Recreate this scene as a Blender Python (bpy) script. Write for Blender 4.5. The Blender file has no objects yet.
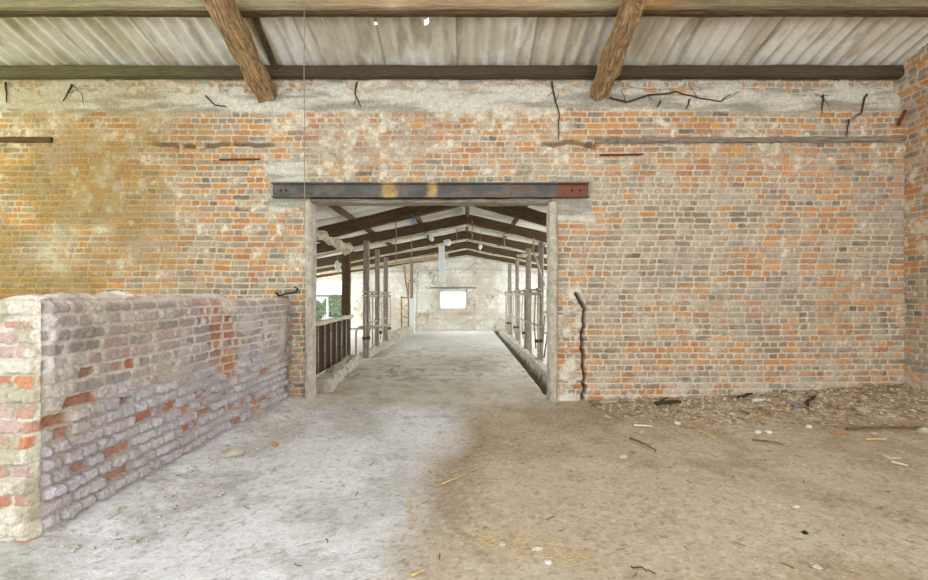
import bpy, math, random
import numpy as np
from mathutils import Vector, Matrix, noise as mnoise
random.seed(7)
S = bpy.context.scene
COL = S.collection

# ------------------------------------------------------------------ camera
F = 440.0                      # focal length in pixels of the 928x580 frame
cd = bpy.data.cameras.new('camera'); cam = bpy.data.objects.new('camera', cd); COL.objects.link(cam)
cam.location = (0, 0, 1.3); cam.rotation_euler = (math.pi/2, 0, 0)
cd.sensor_width = 36; cd.lens = F/928*36; cd.shift_y = 6/928; cd.shift_x = -1/928
cd.clip_start = 0.05; cd.clip_end = 300
S.camera = cam
# ------------------------------------------------------------------ light
def sky_world():
    w = bpy.data.worlds.new('sky'); S.world = w; w.use_nodes = True
    nt = w.node_tree; nt.nodes.clear()
    out = nt.nodes.new('ShaderNodeOutputWorld'); bg = nt.nodes.new('ShaderNodeBackground')
    tc = nt.nodes.new('ShaderNodeTexCoord'); n = nt.nodes.new('ShaderNodeTexNoise'); r = nt.nodes.new('ShaderNodeValToRGB')
    n.inputs['Scale'].default_value = 2.2; n.inputs['Detail'].default_value = 4
    r.color_ramp.elements[0].color = (.80, .89, 1, 1); r.color_ramp.elements[1].color = (1, .99, .97, 1)
    nt.links.new(tc.outputs['Generated'], n.inputs['Vector']); nt.links.new(n.outputs['Fac'], r.inputs[0])
    nt.links.new(r.outputs[0], bg.inputs['Color']); bg.inputs['Strength'].default_value = 1.45
    nt.links.new(bg.outputs[0], out.inputs[0])
sky_world()
def area(name, loc, target, sx, sy, power, color):
    l = bpy.data.lights.new(name, 'AREA'); l.shape = 'RECTANGLE'; l.size = sx; l.size_y = sy; l.energy = power; l.color = color
    o = bpy.data.objects.new(name, l); COL.objects.link(o); o.location = loc
    o.rotation_euler = (Vector(target)-Vector(loc)).to_track_quat('-Z', 'Y').to_euler()
    return o
# daylight through the open front of the shed, the leafy opening in the left side and the far openings; stall lamps added at unseen open sides
area('daylight_open_front', (0.5, -3.2, 2.6), (0.3, 5.5, 1.6), 10, 4.2, 400, (1, .97, .93))
area('daylight_front_left', (-3.2, -1.6, 1.5), (-2.6, 5.5, 0.6), 2.2, 2.4, 30, (.62, .78, 1))
area('leafy_daylight_left_side', (-7.5, 3.3, 2.7), (-4.6, 5.6, 2.8), 1.8, 1.8, 75, (.88, .96, .34))
area('stall_fill_left', (-6.1, 11.2, 1.5), (0, 11.2, .9), 9.5, 1.3, 330, (.97, .98, 1))
area('stall_fill_right', (3.9, 11.2, 1.5), (-1, 11.2, .8), 9.5, 1.3, 330, (.97, .98, 1))
area('daylight_end_window', (-.03, 16.65, 1.15), (-.03, 8, 1.0), 1.05, .7, 40, (.95, .98, 1))
area('daylight_end_doorway', (-5.1, 16.5, 1.0), (-3, 8, .4), 1.4, 1.7, 110, (.95, .98, 1))
S.view_settings.view_transform = 'Standard'; S.view_settings.look = 'None'; S.view_settings.gamma = 1
S.view_settings.use_curve_mapping = False; S.view_settings.exposure = -0.02

# ------------------------------------------------------------------ numpy noise
def _h(ix, iy, seed):
    n = (ix.astype(np.int64)*374761393 + iy.astype(np.int64)*668265263 + seed*1442695041) & 0xFFFFFFFF
    n = ((n ^ (n >> 13))*1274126177) & 0xFFFFFFFF
    n = ((n ^ (n >> 16))*2246822519) & 0xFFFFFFFF
    return ((n ^ (n >> 15)) & 0xFFFFFF)/float(0xFFFFFF)
def vn(x, y, seed=0):
    x = np.asarray(x, float); y = np.asarray(y, float)
    ix = np.floor(x).astype(np.int64); iy = np.floor(y).astype(np.int64); fx = x-ix; fy = y-iy
    fx = fx*fx*(3-2*fx); fy = fy*fy*(3-2*fy)
    a = _h(ix, iy, seed); b = _h(ix+1, iy, seed); c = _h(ix, iy+1, seed); d = _h(ix+1, iy+1, seed)
    return (a*(1-fx)+b*fx)*(1-fy)+(c*(1-fx)+d*fx)*fy
def fbm(x, y, seed=0, o=4):
    s = 0; a = .5; t = 0
    for k in range(o):
        s = s+a*vn(x*2**k+17.3*k, y*2**k-9.1*k, seed+k*31); t += a; a *= .55
    return s/t
def ss(a, b, x):
    t = np.clip((x-a)/(b-a), 0, 1); return t*t*(3-2*t)
def C3(r, g, b):               # sRGB 0-255 to linear
    return np.array([((v/255+.055)/1.055)**2.4 if v > 10 else v/3294 for v in (r, g, b)])
def mix(a, b, t):
    t = np.asarray(t)[..., None]; return a*(1-t)+b*t

# ------------------------------------------------------------------ materials
def mat(name, col=None, rough=.9, attr=None, metal=0, scale=30, var=.15, bump=.2, bscale=60, stretch=None, col2=None, spec=.3):
    m = bpy.data.materials.new(name); m.use_nodes = True; nt = m.node_tree; L = nt.links
    b = nt.nodes['Principled BSDF']; b.inputs['Roughness'].default_value = rough; b.inputs['Metallic'].default_value = metal
    b.inputs['Specular IOR Level'].default_value = spec
    if stretch is not None:
        tc = nt.nodes.new('ShaderNodeAttribute'); tc.attribute_name = 'lc'; vo = tc.outputs['Vector']
        mp = nt.nodes.new('ShaderNodeMapping'); mp.inputs['Scale'].default_value = stretch
        L.new(vo, mp.inputs['Vector']); vo = mp.outputs[0]
    else:
        tc = nt.nodes.new('ShaderNodeTexCoord'); vo = tc.outputs['Object']
    n = nt.nodes.new('ShaderNodeTexNoise'); n.inputs['Scale'].default_value = scale; n.inputs['Detail'].default_value = 6
    n.inputs['Roughness'].default_value = .65
    L.new(vo, n.inputs['Vector'])
    fac = n.outputs['Fac']
    if stretch is not None:
        n.inputs['Scale'].default_value = scale*1.6; n.inputs['Detail'].default_value = 9; n.inputs['Roughness'].default_value = .75
        n.inputs['Distortion'].default_value = .5
    # fine speckle over the broad variation
    n3 = nt.nodes.new('ShaderNodeTexNoise'); n3.inputs['Scale'].default_value = scale*5; n3.inputs['Detail'].default_value = 3
    L.new(vo, n3.inputs['Vector']); ma = nt.nodes.new('ShaderNodeMath'); ma.operation = 'MULTIPLY_ADD'; ma.inputs[1].default_value = .55; 
    sb = nt.nodes.new('ShaderNodeMath'); sb.operation = 'SUBTRACT'; sb.inputs[1].default_value = .275
    L.new(n3.outputs['Fac'], ma.inputs[0]); L.new(fac, sb.inputs[0]); L.new(sb.outputs[0], ma.inputs[2]); fac = ma.outputs[0]
    if attr:
        a = nt.nodes.new('ShaderNodeAttribute'); a.attribute_name = attr; csrc = a.outputs['Color']
        mr = nt.nodes.new('ShaderNodeMapRange'); mr.inputs['From Min'].default_value = .25; mr.inputs['From Max'].default_value = .75
        mr.inputs['To Min'].default_value = 1-var; mr.inputs['To Max'].default_value = 1+var
        L.new(fac, mr.inputs['Value'])
        vm = nt.nodes.new('ShaderNodeVectorMath'); vm.operation = 'SCALE'
        L.new(csrc, vm.inputs[0]); L.new(mr.outputs[0], vm.inputs['Scale']); L.new(vm.outputs[0], b.inputs['Base Color'])
    else:
        r = nt.nodes.new('ShaderNodeValToRGB'); c = np.array(col); c2 = np.array(col2) if col2 is not None else None
        lo = c*(1-var); hi = np.minimum(c*(1+var), 1) if c2 is None else c2
        r.color_ramp.elements[0].position = .3; r.color_ramp.elements[1].position = .7
        r.color_ramp.elements[0].color = (*lo, 1); r.color_ramp.elements[1].color = (*hi, 1)
        L.new(fac, r.inputs[0]); L.new(r.outputs[0], b.inputs['Base Color'])
    if bump:
        n2 = nt.nodes.new('ShaderNodeTexNoise'); n2.inputs['Scale'].default_value = bscale; n2.inputs['Detail'].default_value = 5
        L.new(vo, n2.inputs['Vector'])
        bp = nt.nodes.new('ShaderNodeBump'); bp.inputs['Strength'].default_value = bump; bp.inputs['Distance'].default_value = .014 if stretch is None else .03
        L.new(n2.outputs['Fac'], bp.inputs['Height']); L.new(bp.outputs[0], b.inputs['Normal'])
    return m
M = {}
M['masonry'] = mat('weathered_brickwork', attr='col', rough=.93, scale=45, var=.34, bump=.6, bscale=90)
M['limewash'] = mat('limewashed_brickwork', attr='col', rough=.93, scale=55, var=.26, bump=.7, bscale=90)
M['ground'] = mat('dusty_ground', attr='col', rough=.96, scale=34, var=.15, bump=.42, bscale=70)
M['sheet'] = mat('fibre_cement', attr='col', rough=.85, scale=14, var=.10, bump=.12, bscale=40)
M['metalcol'] = mat('painted_steel', attr='col', rough=.6, metal=.2, scale=25, var=.25, bump=.25, bscale=50)
st = (1.2, 14, 14)
M['timber'] = mat('hewn_timber', C3(104, 82, 58), stretch=st, scale=2.2, var=.55, col2=C3(206, 172, 128), bump=.9, bscale=3)
M['timber_attr'] = mat('old_purlin', attr='col', stretch=st, scale=2.2, var=.40, bump=.8, bscale=3)
M['dark_wood'] = mat('dark_rafter_wood', C3(62, 50, 36), stretch=st, scale=2.5, var=.4, col2=C3(110, 90, 64), bump=.6, bscale=3)
M['pale_wood'] = mat('pale_weathered_wood', C3(150, 128, 98), stretch=st, scale=2.5, var=.25, col2=C3(196, 176, 142), bump=.6, bscale=3)
M['grey_wood'] = mat('grey_weathered_wood', C3(96, 90, 80), stretch=st, scale=2.5, var=.35, col2=C3(170, 160, 144), bump=.6, bscale=3)
M['board'] = mat('brown_board', C3(52, 38, 26), stretch=st, scale=2, var=.35, col2=C3(84, 62, 42), bump=.4, bscale=3)
M['concrete'] = mat('rough_concrete', C3(160, 152, 136), scale=9, var=.16, col2=C3(202, 196, 180), bump=.6, bscale=40)
M['galv'] = mat('galvanised_tube', C3(150, 146, 132), rough=.6, metal=.15, scale=20, var=.3, col2=C3(196, 190, 174), bump=.1)
M['rust'] = mat('rusty_iron', C3(74, 50, 36), rough=.85, metal=.2, scale=40, var=.3, col2=C3(128, 84, 56), bump=.4)
M['darkiron'] = mat('dark_iron', C3(44, 42, 40), rough=.7, metal=.4, scale=40, var=.3, bump=.3)
M['cream'] = mat('dusty_cream_pipe', C3(176, 170, 142), scale=24, var=.2, col2=C3(214, 208, 184), bump=.5, bscale=60)
M['white'] = mat('white_plastic', C3(214, 220, 218), rough=.6, scale=14, var=.08, bump=.05)
M['root'] = mat('dry_root', C3(70, 58, 42), scale=50, var=.3, bump=.4)
M['stick'] = mat('dry_stick', C3(112, 92, 64), scale=50, var=.3, bump=.4)
M['straw'] = mat('straw', C3(206, 178, 118), scale=20, var=.15, bump=0)
M['chaff'] = mat('dusty_chaff', C3(178, 154, 118), scale=20, var=.2, bump=0)
M['stone'] = mat('pale_rubble', C3(176, 166, 148), scale=22, var=.2, col2=C3(206, 198, 182), bump=.5)
M['brickbit'] = mat('brick_fragment', C3(186, 116, 74), scale=22, var=.2, col2=C3(206, 150, 112), bump=.5)
M['whitebit'] = mat('white_fragment', C3(208, 204, 196), scale=22, var=.06, bump=.1)
M['bluebit'] = mat('blue_grey_fragment', C3(120, 136, 156), scale=22, var=.15, bump=.1)
M['twine'] = mat('blue_twine', C3(90, 150, 200), scale=60, var=.2, bump=.3)
M['string'] = mat('dusty_string', C3(150, 132, 96), scale=60, var=.2, bump=.3)
M['leaf'] = mat('hedge_leaves', C3(150, 176, 116), scale=9, var=.3, col2=C3(224, 234, 206), bump=0)
M['grass'] = mat('pale_yard', C3(226, 226, 216), scale=9, var=.25, bump=.3)
M['glass'] = None

# ------------------------------------------------------------------ mesh helpers
def mesh_obj(name, V, Fc, m, parent=None, cols=None, lc=None, smooth=False, mats=None, fm=None):
    me = bpy.data.meshes.new(name)
    V = np.asarray(V, float)
    if isinstance(Fc, np.ndarray):
        nf, k = Fc.shape
        me.vertices.add(len(V)); me.vertices.foreach_set('co', V.ravel())
        me.loops.add(nf*k); me.loops.foreach_set('vertex_index', Fc.ravel().astype(np.int32))
        me.polygons.add(nf); me.polygons.foreach_set('loop_start', np.arange(0, nf*k, k, dtype=np.int32))
        me.update(calc_edges=True)
    else:
        me.from_pydata([tuple(v) for v in V], [], Fc)
    if smooth: me.polygons.foreach_set('use_smooth', np.ones(len(me.polygons), bool))
    if cols is not None:
        a = me.attributes.new('col', 'FLOAT_COLOR', 'POINT')
        c = np.ones((len(V), 4)); c[:, :3] = cols; a.data.foreach_set('color', c.ravel())
    if lc is not None:
        a = me.attributes.new('lc', 'FLOAT_VECTOR', 'POINT'); a.data.foreach_set('vector', np.asarray(lc, float).ravel())
    me.materials.append(m); me.validate()
    o = bpy.data.objects.new(name, me); COL.objects.link(o)
    if parent is not None: o.parent = parent
    return o
def tag(o, label=None, cat=None, group=None, kind=None):
    if label: o['label'] = label
    if cat: o['category'] = cat
    if group: o['group'] = group
    if kind: o['kind'] = kind
    return o
def struct(o, label=None): o['kind'] = 'structure'; return tag(o, label)
def empty(name, loc, label, cat, group=None):
    o = bpy.data.objects.new(name, None); COL.objects.link(o); o.location = loc; o.empty_display_size = .1
    return tag(o, label, cat, group)
class MB:
    """collects boxes, bars and tubes into one mesh; lc = coordinates along / across each piece"""
    def __init__(s): s.v = []; s.f = []; s.l = []
    def add(s, v, f, l=None):
        k = len(s.v); s.v += [tuple(p) for p in v]; s.f += [tuple(i+k for i in q) for q in f]
        s.l += [tuple(p) for p in (l if l is not None else v)]; return s
    def timber(s, p0, p1, w, h, seg=.08, rough=.006, up=(0, 0, 1), seed=0, nw=3, nh=3, bow=0, ragged=0, bevel=.15, taper=None):
        p0 = Vector(p0); p1 = Vector(p1); d = p1-p0; L = d.length; d.normalize()
        u = Vector(up); side = d.cross(u)
        if side.length < 1e-4: side = Vector((1, 0, 0))
        side.normalize(); u = side.cross(d).normalized()
        n = max(1, int(L/seg)); ring = []
        for i in range(nw): ring.append((-.5+i/nw, -.5))
        for i in range(nh): ring.append((.5, -.5+i/nh))
        for i in range(nw): ring.append((.5-i/nw, .5))
        for i in range(nh): ring.append((-.5, .5-i/nh))
        m = len(ring); V = []; Ls = []
        so = Vector((seed*3.17+p0.x, seed*1.9, seed*.7))
        for k in range(n+1):
            t = k/n; c = p0+d*(L*t)+side*(bow*math.sin(math.pi*t))
            tp = 1 if taper is None else 1+(taper-1)*t
            for (a, b) in ring:
                aa, bb = a, b
                r = max(abs(a), abs(b))*2
                if abs(a) > .49 and abs(b) > .49: aa *= 1-bevel; bb *= 1-bevel
                q = Vector((t*L*2.2, aa*4, bb*4))+so
                nz = mnoise.noise_vector(q)*rough*1.6+mnoise.noise_vector(q*4)*rough*.8
                p = c+side*(aa*w*tp+nz.x)+u*(bb*h*tp+nz.y)
                if ragged and k == n: p += d*(mnoise.noise(q*6)*ragged)
                V.append(p); Ls.append((t*L+seed*2.3, aa*w+seed*.37, bb*h))
        Fs = []
        for k in range(n):
            for j in range(m):
                a = k*m+j; b = k*m+(j+1) % m; Fs.append((a, b, b+m, a+m))
        V.append(p0); V.append(p1); Ls.append((seed*2.3, seed*.37, 0)); Ls.append((L+seed*2.3, seed*.37, 0)); c0 = len(V)-2
        for j in range(m):
            Fs.append((c0, (j+1) % m, j)); Fs.append((c0+1, n*m+j, n*m+(j+1) % m))
        return s.add(V, Fs, Ls)
    def box(s, x0, x1, y0, y1, z0, z1, rough=.0, seg=.1, seed=0):
        return s.timber(((x0+x1)/2, y0, (z0+z1)/2), ((x0+x1)/2, y1, (z0+z1)/2), x1-x0, z1-z0, seg=seg, rough=rough, seed=seed, bevel=.06 if rough else 0, nw=1 if not rough else 4, nh=1 if not rough else 3)
    def tube(s, pts, r, n=8, r1=None):
        pts = [Vector(p) for p in pts]; V = []; N = len(pts); u = None; Ls = []; acc = 0
        for k, p in enumerate(pts):
            t = (pts[min(k+1, N-1)]-pts[max(k-1, 0)]).normalized()
            if u is None: u = t.orthogonal().normalized()
            u = (u-t*u.dot(t)).normalized(); w = t.cross(u)
            if k: acc += (p-pts[k-1]).length
            rr = r if r1 is None else r+(r1-r)*k/(N-1)
            for j in range(n):
                a = 2*math.pi*j/n; V.append(p+(u*math.cos(a)+w*math.sin(a))*rr); Ls.append((acc, math.cos(a)*rr, math.sin(a)*rr))
        Fs = [(k*n+j, k*n+(j+1) % n, (k+1)*n+(j+1) % n, (k+1)*n+j) for k in range(N-1) for j in range(n)]
        Fs.append(tuple(range(n-1, -1, -1))); Fs.append(tuple((N-1)*n+j for j in range(n)))
        return s.add(V, Fs, Ls)
    def build(s, name, m, parent=None, cols=None, smooth=False):
        # world coordinates; when parented to an empty, shift to its local frame
        V = np.array(s.v, float)
        if parent is not None:
            o = parent; off = np.zeros(3)
            while o is not None: off += np.array(o.location); o = o.parent
            V = V-off
            org = np.zeros(3)
        else:
            org = np.array([(V[:, 0].min()+V[:, 0].max())/2, (V[:, 1].min()+V[:, 1].max())/2, V[:, 2].min()]); V = V-org
        ob = mesh_obj(name, V, s.f, m, parent, cols=cols(np.array(s.v)) if cols else None, lc=s.l, smooth=smooth)
        if parent is None: ob.location = org
        return ob
def grid_faces(nu, nv, keep=None):
    i, j = np.meshgrid(np.arange(nu-1), np.arange(nv-1), indexing='ij')
    a = i*nv+j; f = np.stack([a, a+nv, a+nv+1, a+1], -1).reshape(-1, 4)
    if keep is not None: f = f[keep(i.ravel(), j.ravel())]
    return f
def compact(V, f, cols):
    used = np.zeros(len(V), bool); used[f.ravel()] = True; idx = np.cumsum(used)-1
    return V[used], idx[f], cols[used]

# ------------------------------------------------------------------ brick pattern
def bricks(u, v, L=.222, Hc=.075, joint=.011, seed=1, irr=.004, bond='cross'):
    uw = u+(fbm(u*3, v*3, seed+90, 2)-.5)*.02+(vn(u*30, v*30, seed+91)-.5)*irr*2
    vw = v+(fbm(u*1.1, v*1.1, seed+92, 2)-.5)*.03+(vn(u*34, v*34, seed+93)-.5)*irr*1.6
    row = np.floor(vw/Hc); fv = vw/Hc-row
    hd = (row % 2 == 1)
    if bond == 'mixed': hd = hd & (_h(row.astype(np.int64), row.astype(np.int64)*0, seed+5) > .40)
    off = _h(row.astype(np.int64), row.astype(np.int64)*0+3, seed)*.06
    Lr = np.where(hd, L/2, L)
    uu = (uw+off+np.where(hd, L/4, 0))/Lr
    cell = np.floor(uu); fu = uu-cell
    # some stretchers are broken into two headers
    ci = cell.astype(np.int64); ri = row.astype(np.int64)
    split = (~hd) & (_h(ci, ri, seed+7) < .18)
    fu2 = np.where(split, (fu*2) % 1, fu); sub = np.where(split, np.floor(fu*2), 0).astype(np.int64)
    Lc = np.where(split, Lr/2, Lr)
    du = np.minimum(fu2, 1-fu2)*Lc; dv = np.minimum(fv, 1-fv)*Hc
    r1 = _h(ci*2+sub, ri, seed+11); r2 = _h(ci*2+sub, ri, seed+13); r3 = _h(ci*2+sub, ri, seed+17)
    # rounded corners
    e = joint/2
    ax = np.maximum(.012-(du-e), 0); ay = np.maximum(.012-(dv-e), 0)
    d = .012-np.sqrt(ax*ax+ay*ay)
    return d, r1, r2, r3, fu2, fv

MORTAR = C3(206, 194, 172)
ORANGE = [C3(190, 136, 80), C3(194, 144, 92), C3(184, 132, 86), C3(176, 124, 88)]
BROWN = [C3(152, 132, 112), C3(164, 142, 120), C3(144, 124, 106), C3(170, 152, 132)]
GREY = [C3(138, 129, 114), C3(150, 141, 126), C3(124, 114, 101), C3(162, 151, 136)]
def pick(pal, r):
    k = np.minimum((r*len(pal)).astype(int), len(pal)-1); return np.array(pal)[k]

def wall_surface(name, u0, u1, v0, v1, du, dv, place, style, m, keep=None, parent=None):
    nu = int(round((u1-u0)/du))+1; nv = int(round((v1-v0)/dv))+1
    U, Vv = np.meshgrid(np.linspace(u0, u1, nu), np.linspace(v0, v1, nv), indexing='ij')
    h, c = style(U, Vv)
    P = place(U, Vv, h).reshape(-1, 3)
    kf = None
    if keep is not None:
        cu = (U[:-1, :-1]+U[1:, 1:])/2; cv = (Vv[:-1, :-1]+Vv[1:, 1:])/2; kk = keep(cu, cv).ravel()
        kf = lambda i, j: kk
    f = grid_faces(nu, nv, kf)
    P, f, c = compact(P, f, c.reshape(-1, 3))
    return P, f, c

D = 5.5
OX0, OX1, OZ = -1.93, 1.08, 2.52      # masonry edges of the doorway
def back_style(x, z):
    d, r1, r2, r3, fu, fv = bricks(x, z, seed=3, Hc=.0735, joint=.018, irr=.005, bond='mixed')
    n1 = fbm(x*1.3, z*1.6, 11, 4); n2 = fbm(x*7, z*7, 12, 4); n3 = fbm(x*22, z*22, 14, 3); n4 = fbm(x*.7+3, z*.9, 15, 3)
    bm = ss(-.003, .003, d+(n3-.5)*.010+(fbm(x*50, z*50, 17, 2)-.5)*.005)
    # how orange the bricks are here
    po = .40+.20*ss(2.6, 3.3, z)+.18*ss(-2.4, -4.6, x)-.22*ss(1.2, 2.0, x)*ss(2.9, 2.0, z)*(1-ss(1.2, .5, z))+(n1-.5)*1.0
    po += .10*ss(1.0, .3, z)+(vn(x*.7, z*3.2, 16)-.5)*.5
    isor = r1 < po
    grey = (~isor) & (r2 < .30+(n4-.5)*.7)
    cb = np.where(isor[..., None], pick(ORANGE, r3), np.where(grey[..., None], pick(GREY, r3), pick(BROWN, r3)))
    cb = cb*(.86+.28*r2)[..., None]
    # limewash film and dust left on the brick faces
    film = np.clip(.16+(n2-.5)*1.8+(n1-.5)*.5+.18*ss(-.2, 1.5, x)*(1-ss(3, 3.4, z))+.22*ss(2.5, 2.8, z)*ss(-2.2, -1.6, x)*ss(1.9, 1.2, x), 0, .75)
    film = np.where(isor, film*.6, film)
    cb = mix(cb, C3(192, 180, 160), film)
    mo = MORTAR*(.80+.4*n3)[..., None]
    mo = mix(mo, C3(150, 134, 108), ss(.5, .8, n1)*.5)
    c = mix(mo, cb, bm)
    h = bm*(.009+(r3-.5)*.010+(n3-.5)*.008)-(1-bm)*.004+(n1-.5)*.02
    # patches of render and smeared mortar over the face
    sm = ss(.575, .66, n2*.50+n1*.32+n3*.18+.05*ss(2.9, 3.5, z)-.035+.05*ss(-1.5, -3, x)+.06*ss(2.6, 2.8, z)*ss(-2.4, -1.8, x)*ss(1.9, 1.2, x)+.03*ss(.5, .2, z))
    ceml = ss(.0, .05, np.minimum(np.minimum(x+2.48+.10*(n1-.5), -1.95-x), np.minimum(z-2.34+.15*(n2-.5), 3.04-z)) + (n2-.5)*.10)
    cemr = ss(.0, .04, np.minimum(np.minimum(x-1.05, 1.62-x), np.minimum(z-2.22, 2.80-z))+(n2-.5)*.08)
    bandz = 3.60+(fbm(x*2, z*0, 33, 3)-.5)*.16
    band = ss(-.03, .03, z-bandz)*(1-ss(-.03, .03, z-3.86-(fbm(x*2.4, z*0, 34, 3)-.5)*.28)*ss(.44, .52, n2))
    pier = ss(0, .03, np.minimum(x-1.15, 1.46-x))*ss(1.5, 1.35, z)*ss(.42, .52, n2)
    left_sm = ss(.5, .6, fbm(x*2.2, z*2.2, 44, 4))*ss(-3.3, -4.0, x)*.8
    smear = np.maximum.reduce([sm*(.55+.4*ss(.4, .6, n3)), ceml, cemr, band, pier, left_sm*.6])
    pc = mix(C3(186, 176, 156)*np.ones(x.shape+(1,)), C3(214, 206, 188), ss(.35, .65, n2))
    pc = mix(pc, C3(158, 140, 112), ss(.45, .7, fbm(x*9, z*9, 52, 3))*.6)*(.80+.4*n3)[..., None]
    cem = np.maximum.reduce([ceml, cemr, band])
    pcc = mix(C3(156, 152, 138)*np.ones(x.shape+(1,)), C3(204, 200, 186), ss(.36, .62, fbm(x*1.5, z*9, 51, 4)))
    pc = mix(pc, pcc*(.85+.3*n3)[..., None], cem)
    c = mix(c, pc, smear)
    h = h*(1-smear)+smear*(.008+(n2-.5)*.02+(n3-.5)*.006)
    # projecting render band
    h += band*.012
    # ochre patches and leafy green-yellow light painted in to the left, salts at the foot
    ochre_light = ss(-2.6, -4.6, x)*ss(.40, .62, fbm(x*1.2, z*1.5, 61, 3))*.35
    c = mix(c, C3(146, 118, 60), np.clip(ochre_light*1.3+.20*ss(-2.3, -4.2, x)*ss(3.7, 3.4, z), 0, .7))
    salt = ss(.55, .0, z+(n2-.5)*.7)*ss(-.2, 1.3, x)*.55*ss(.35, .6, n2)
    c = mix(c, C3(216, 208, 196), salt)
    blue = ss(.62, .72, fbm(x*2.2, z*2.6, 71, 4))*.55*ss(.3, 1.2, z)
    c = mix(c, C3(168, 152, 144)*1.0, blue*.55*(1-ss(3.3, 3.5, z)))
    # broken slot beside the right jamb, and its hollow at the top
    xc = 1.475+.012*np.sin(z*7)+(vn(z*14, z*0, 5)-.5)*.03
    slot = ss(.026, .014, np.abs(x-xc+.0))*ss(1.22, 1.18, z)
    xc2 = 1.46-(z-1.2)*.55
    slot = np.maximum(slot, ss(.03, .015, np.abs(x-xc2))*ss(1.13, 1.17, z)*ss(1.36, 1.31, z))
    h = h*(1-slot)-slot*.125; c = mix(c, C3(104, 84, 62), slot)  # dirt brown inside also paints in the recess shade
    pierh = ss(0, .02, np.minimum(x-1.10, xc-x))*ss(1.2, 1.15, z); h += pierh*(.02+(n2-.5)*.05)
    # chase with crumbled edges along the top of the brickwork
    ch = ss(.035, .015, np.abs(z-3.20-(fbm(x*3, z*0, 77, 3)-.5)*.10))*(ss(-4.0, -3.8, x)*ss(-2.3, -2.45, x)+ss(.9, 1.05, x)*ss(1.72, 1.6, x))*ss(.22, .30, vn(x*11, z*0, 78))
    h -= ch*.06; c = mix(c, C3(112, 90, 64), ch*.75)
    return h, c
def keep_back(x, z):
    return ~((x > OX0) & (x < OX1) & (z < OZ))
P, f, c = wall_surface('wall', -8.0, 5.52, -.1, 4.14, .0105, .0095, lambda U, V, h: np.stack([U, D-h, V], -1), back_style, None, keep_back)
wall_P, wall_f, wall_c = P, f, c
# the rest of the wall's thickness, reveals and far face
def box_np(x0, x1, y0, y1, z0, z1):
    v = np.array([(x, y, z) for x in (x0, x1) for y in (y0, y1) for z in (z0, z1)], float)
    f = np.array([(0, 1, 3, 2), (4, 6, 7, 5), (0, 4, 5, 1), (2, 3, 7, 6), (0, 2, 6, 4), (1, 5, 7, 3)])
    return v, f
Vs = [wall_P]; Fs = [wall_f]; Cs = [wall_c]; k = len(wall_P)
for b in [(-8, OX0-.005, D+.10, D+.16, -.1, 4.12), (OX1+.005, 5.52, D+.13, D+.16, -.1, 4.12), (OX0-.02, OX1+.02, D+.10, D+.16, OZ+.005, 4.12)]:
    v, q = box_np(*b); Vs.append(v); Fs.append(q+k); Cs.append(np.tile(C3(176, 160, 138), (8, 1))); k += 8
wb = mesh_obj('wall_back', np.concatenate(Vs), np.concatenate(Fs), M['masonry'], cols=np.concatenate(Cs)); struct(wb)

def side_style(u, z):
    d, r1, r2, r3, fu, fv = bricks(u, z, seed=23, irr=.006)
    n1 = fbm(u*1.3, z*1.6, 111, 4); n2 = fbm(u*7, z*7, 112, 4); n3 = fbm(u*22, z*22, 114, 3)
    bm = ss(-.003, .003, d+(n3-.5)*.008)
    isor = r1 < .42+(n1-.5)*.8
    cb = np.where(isor[..., None], pick(ORANGE, r3), np.where((r2 < .25)[..., None], pick(GREY, r3), pick(BROWN, r3)))
    cb = mix(cb*(.86+.28*r2)[..., None], C3(200, 180, 160), np.clip(.15+(n2-.5)*1.3, 0, .7))
    c = mix(MORTAR*(.82+.36*n3)[..., None], cb, bm)
    sm = ss(.57, .63, n2*.6+n1*.4)
    c = mix(c, C3(206, 194, 174), sm*.9); h = bm*(.010+(r3-.5)*.012+(n3-.5)*.008)*(1-sm)+sm*(.012+(n2-.5)*.02)
    salt = ss(.7, .1, z+(n2-.5)*.7)*.5; c = mix(c, C3(212, 202, 188), salt)
    # the top courses step out towards the roof, crumbled
    h += ss(3.58, 3.62, z+(n2-.5)*.06)*.07+ss(3.78, 3.82, z)*.06
    return h, c
P, f, c = wall_surface('wall_right', 0.2, D, -.1, 5.7, .014, .0125, lambda U, V, h: np.stack([5.5-h, U, V], -1), side_style, None,
                       lambda u, z: z < 4.15+.28*(5.36-u))
o = mesh_obj('wall_right', P, f[:, ::-1], M['masonry'], cols=c); struct(o)
v, q = box_np(5.53, 5.8, .2, 5.83, -.1, 4.1)
o2 = mesh_obj('wall_right_core', v, q, M['masonry'], o, cols=np.tile(C3(170, 150, 130), (8, 1)))
o2.name = 'masonry_core'
# left side of the shed, with a wide opening (outside the frame)
V = []; Fq = []; k = 0
for b in [(-8.3, -8.0, .2, 5.8, -.1, 1.2), (-8.3, -8.0, .2, 1.4, 1.2, 5.3), (-8.3, -8.0, 5.0, 5.83, 1.2, 4.1), (-8.3, -8.0, 1.4, 5.0, 3.9, 4.1)]:
    v, q = box_np(*b); V.append(v); Fq.append(q+k); k += 8
o = mesh_obj('wall_left', np.concatenate(V), np.concatenate(Fq), M['masonry'], cols=np.tile(C3(176, 140, 100), (k, 1))); struct(o)

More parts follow.
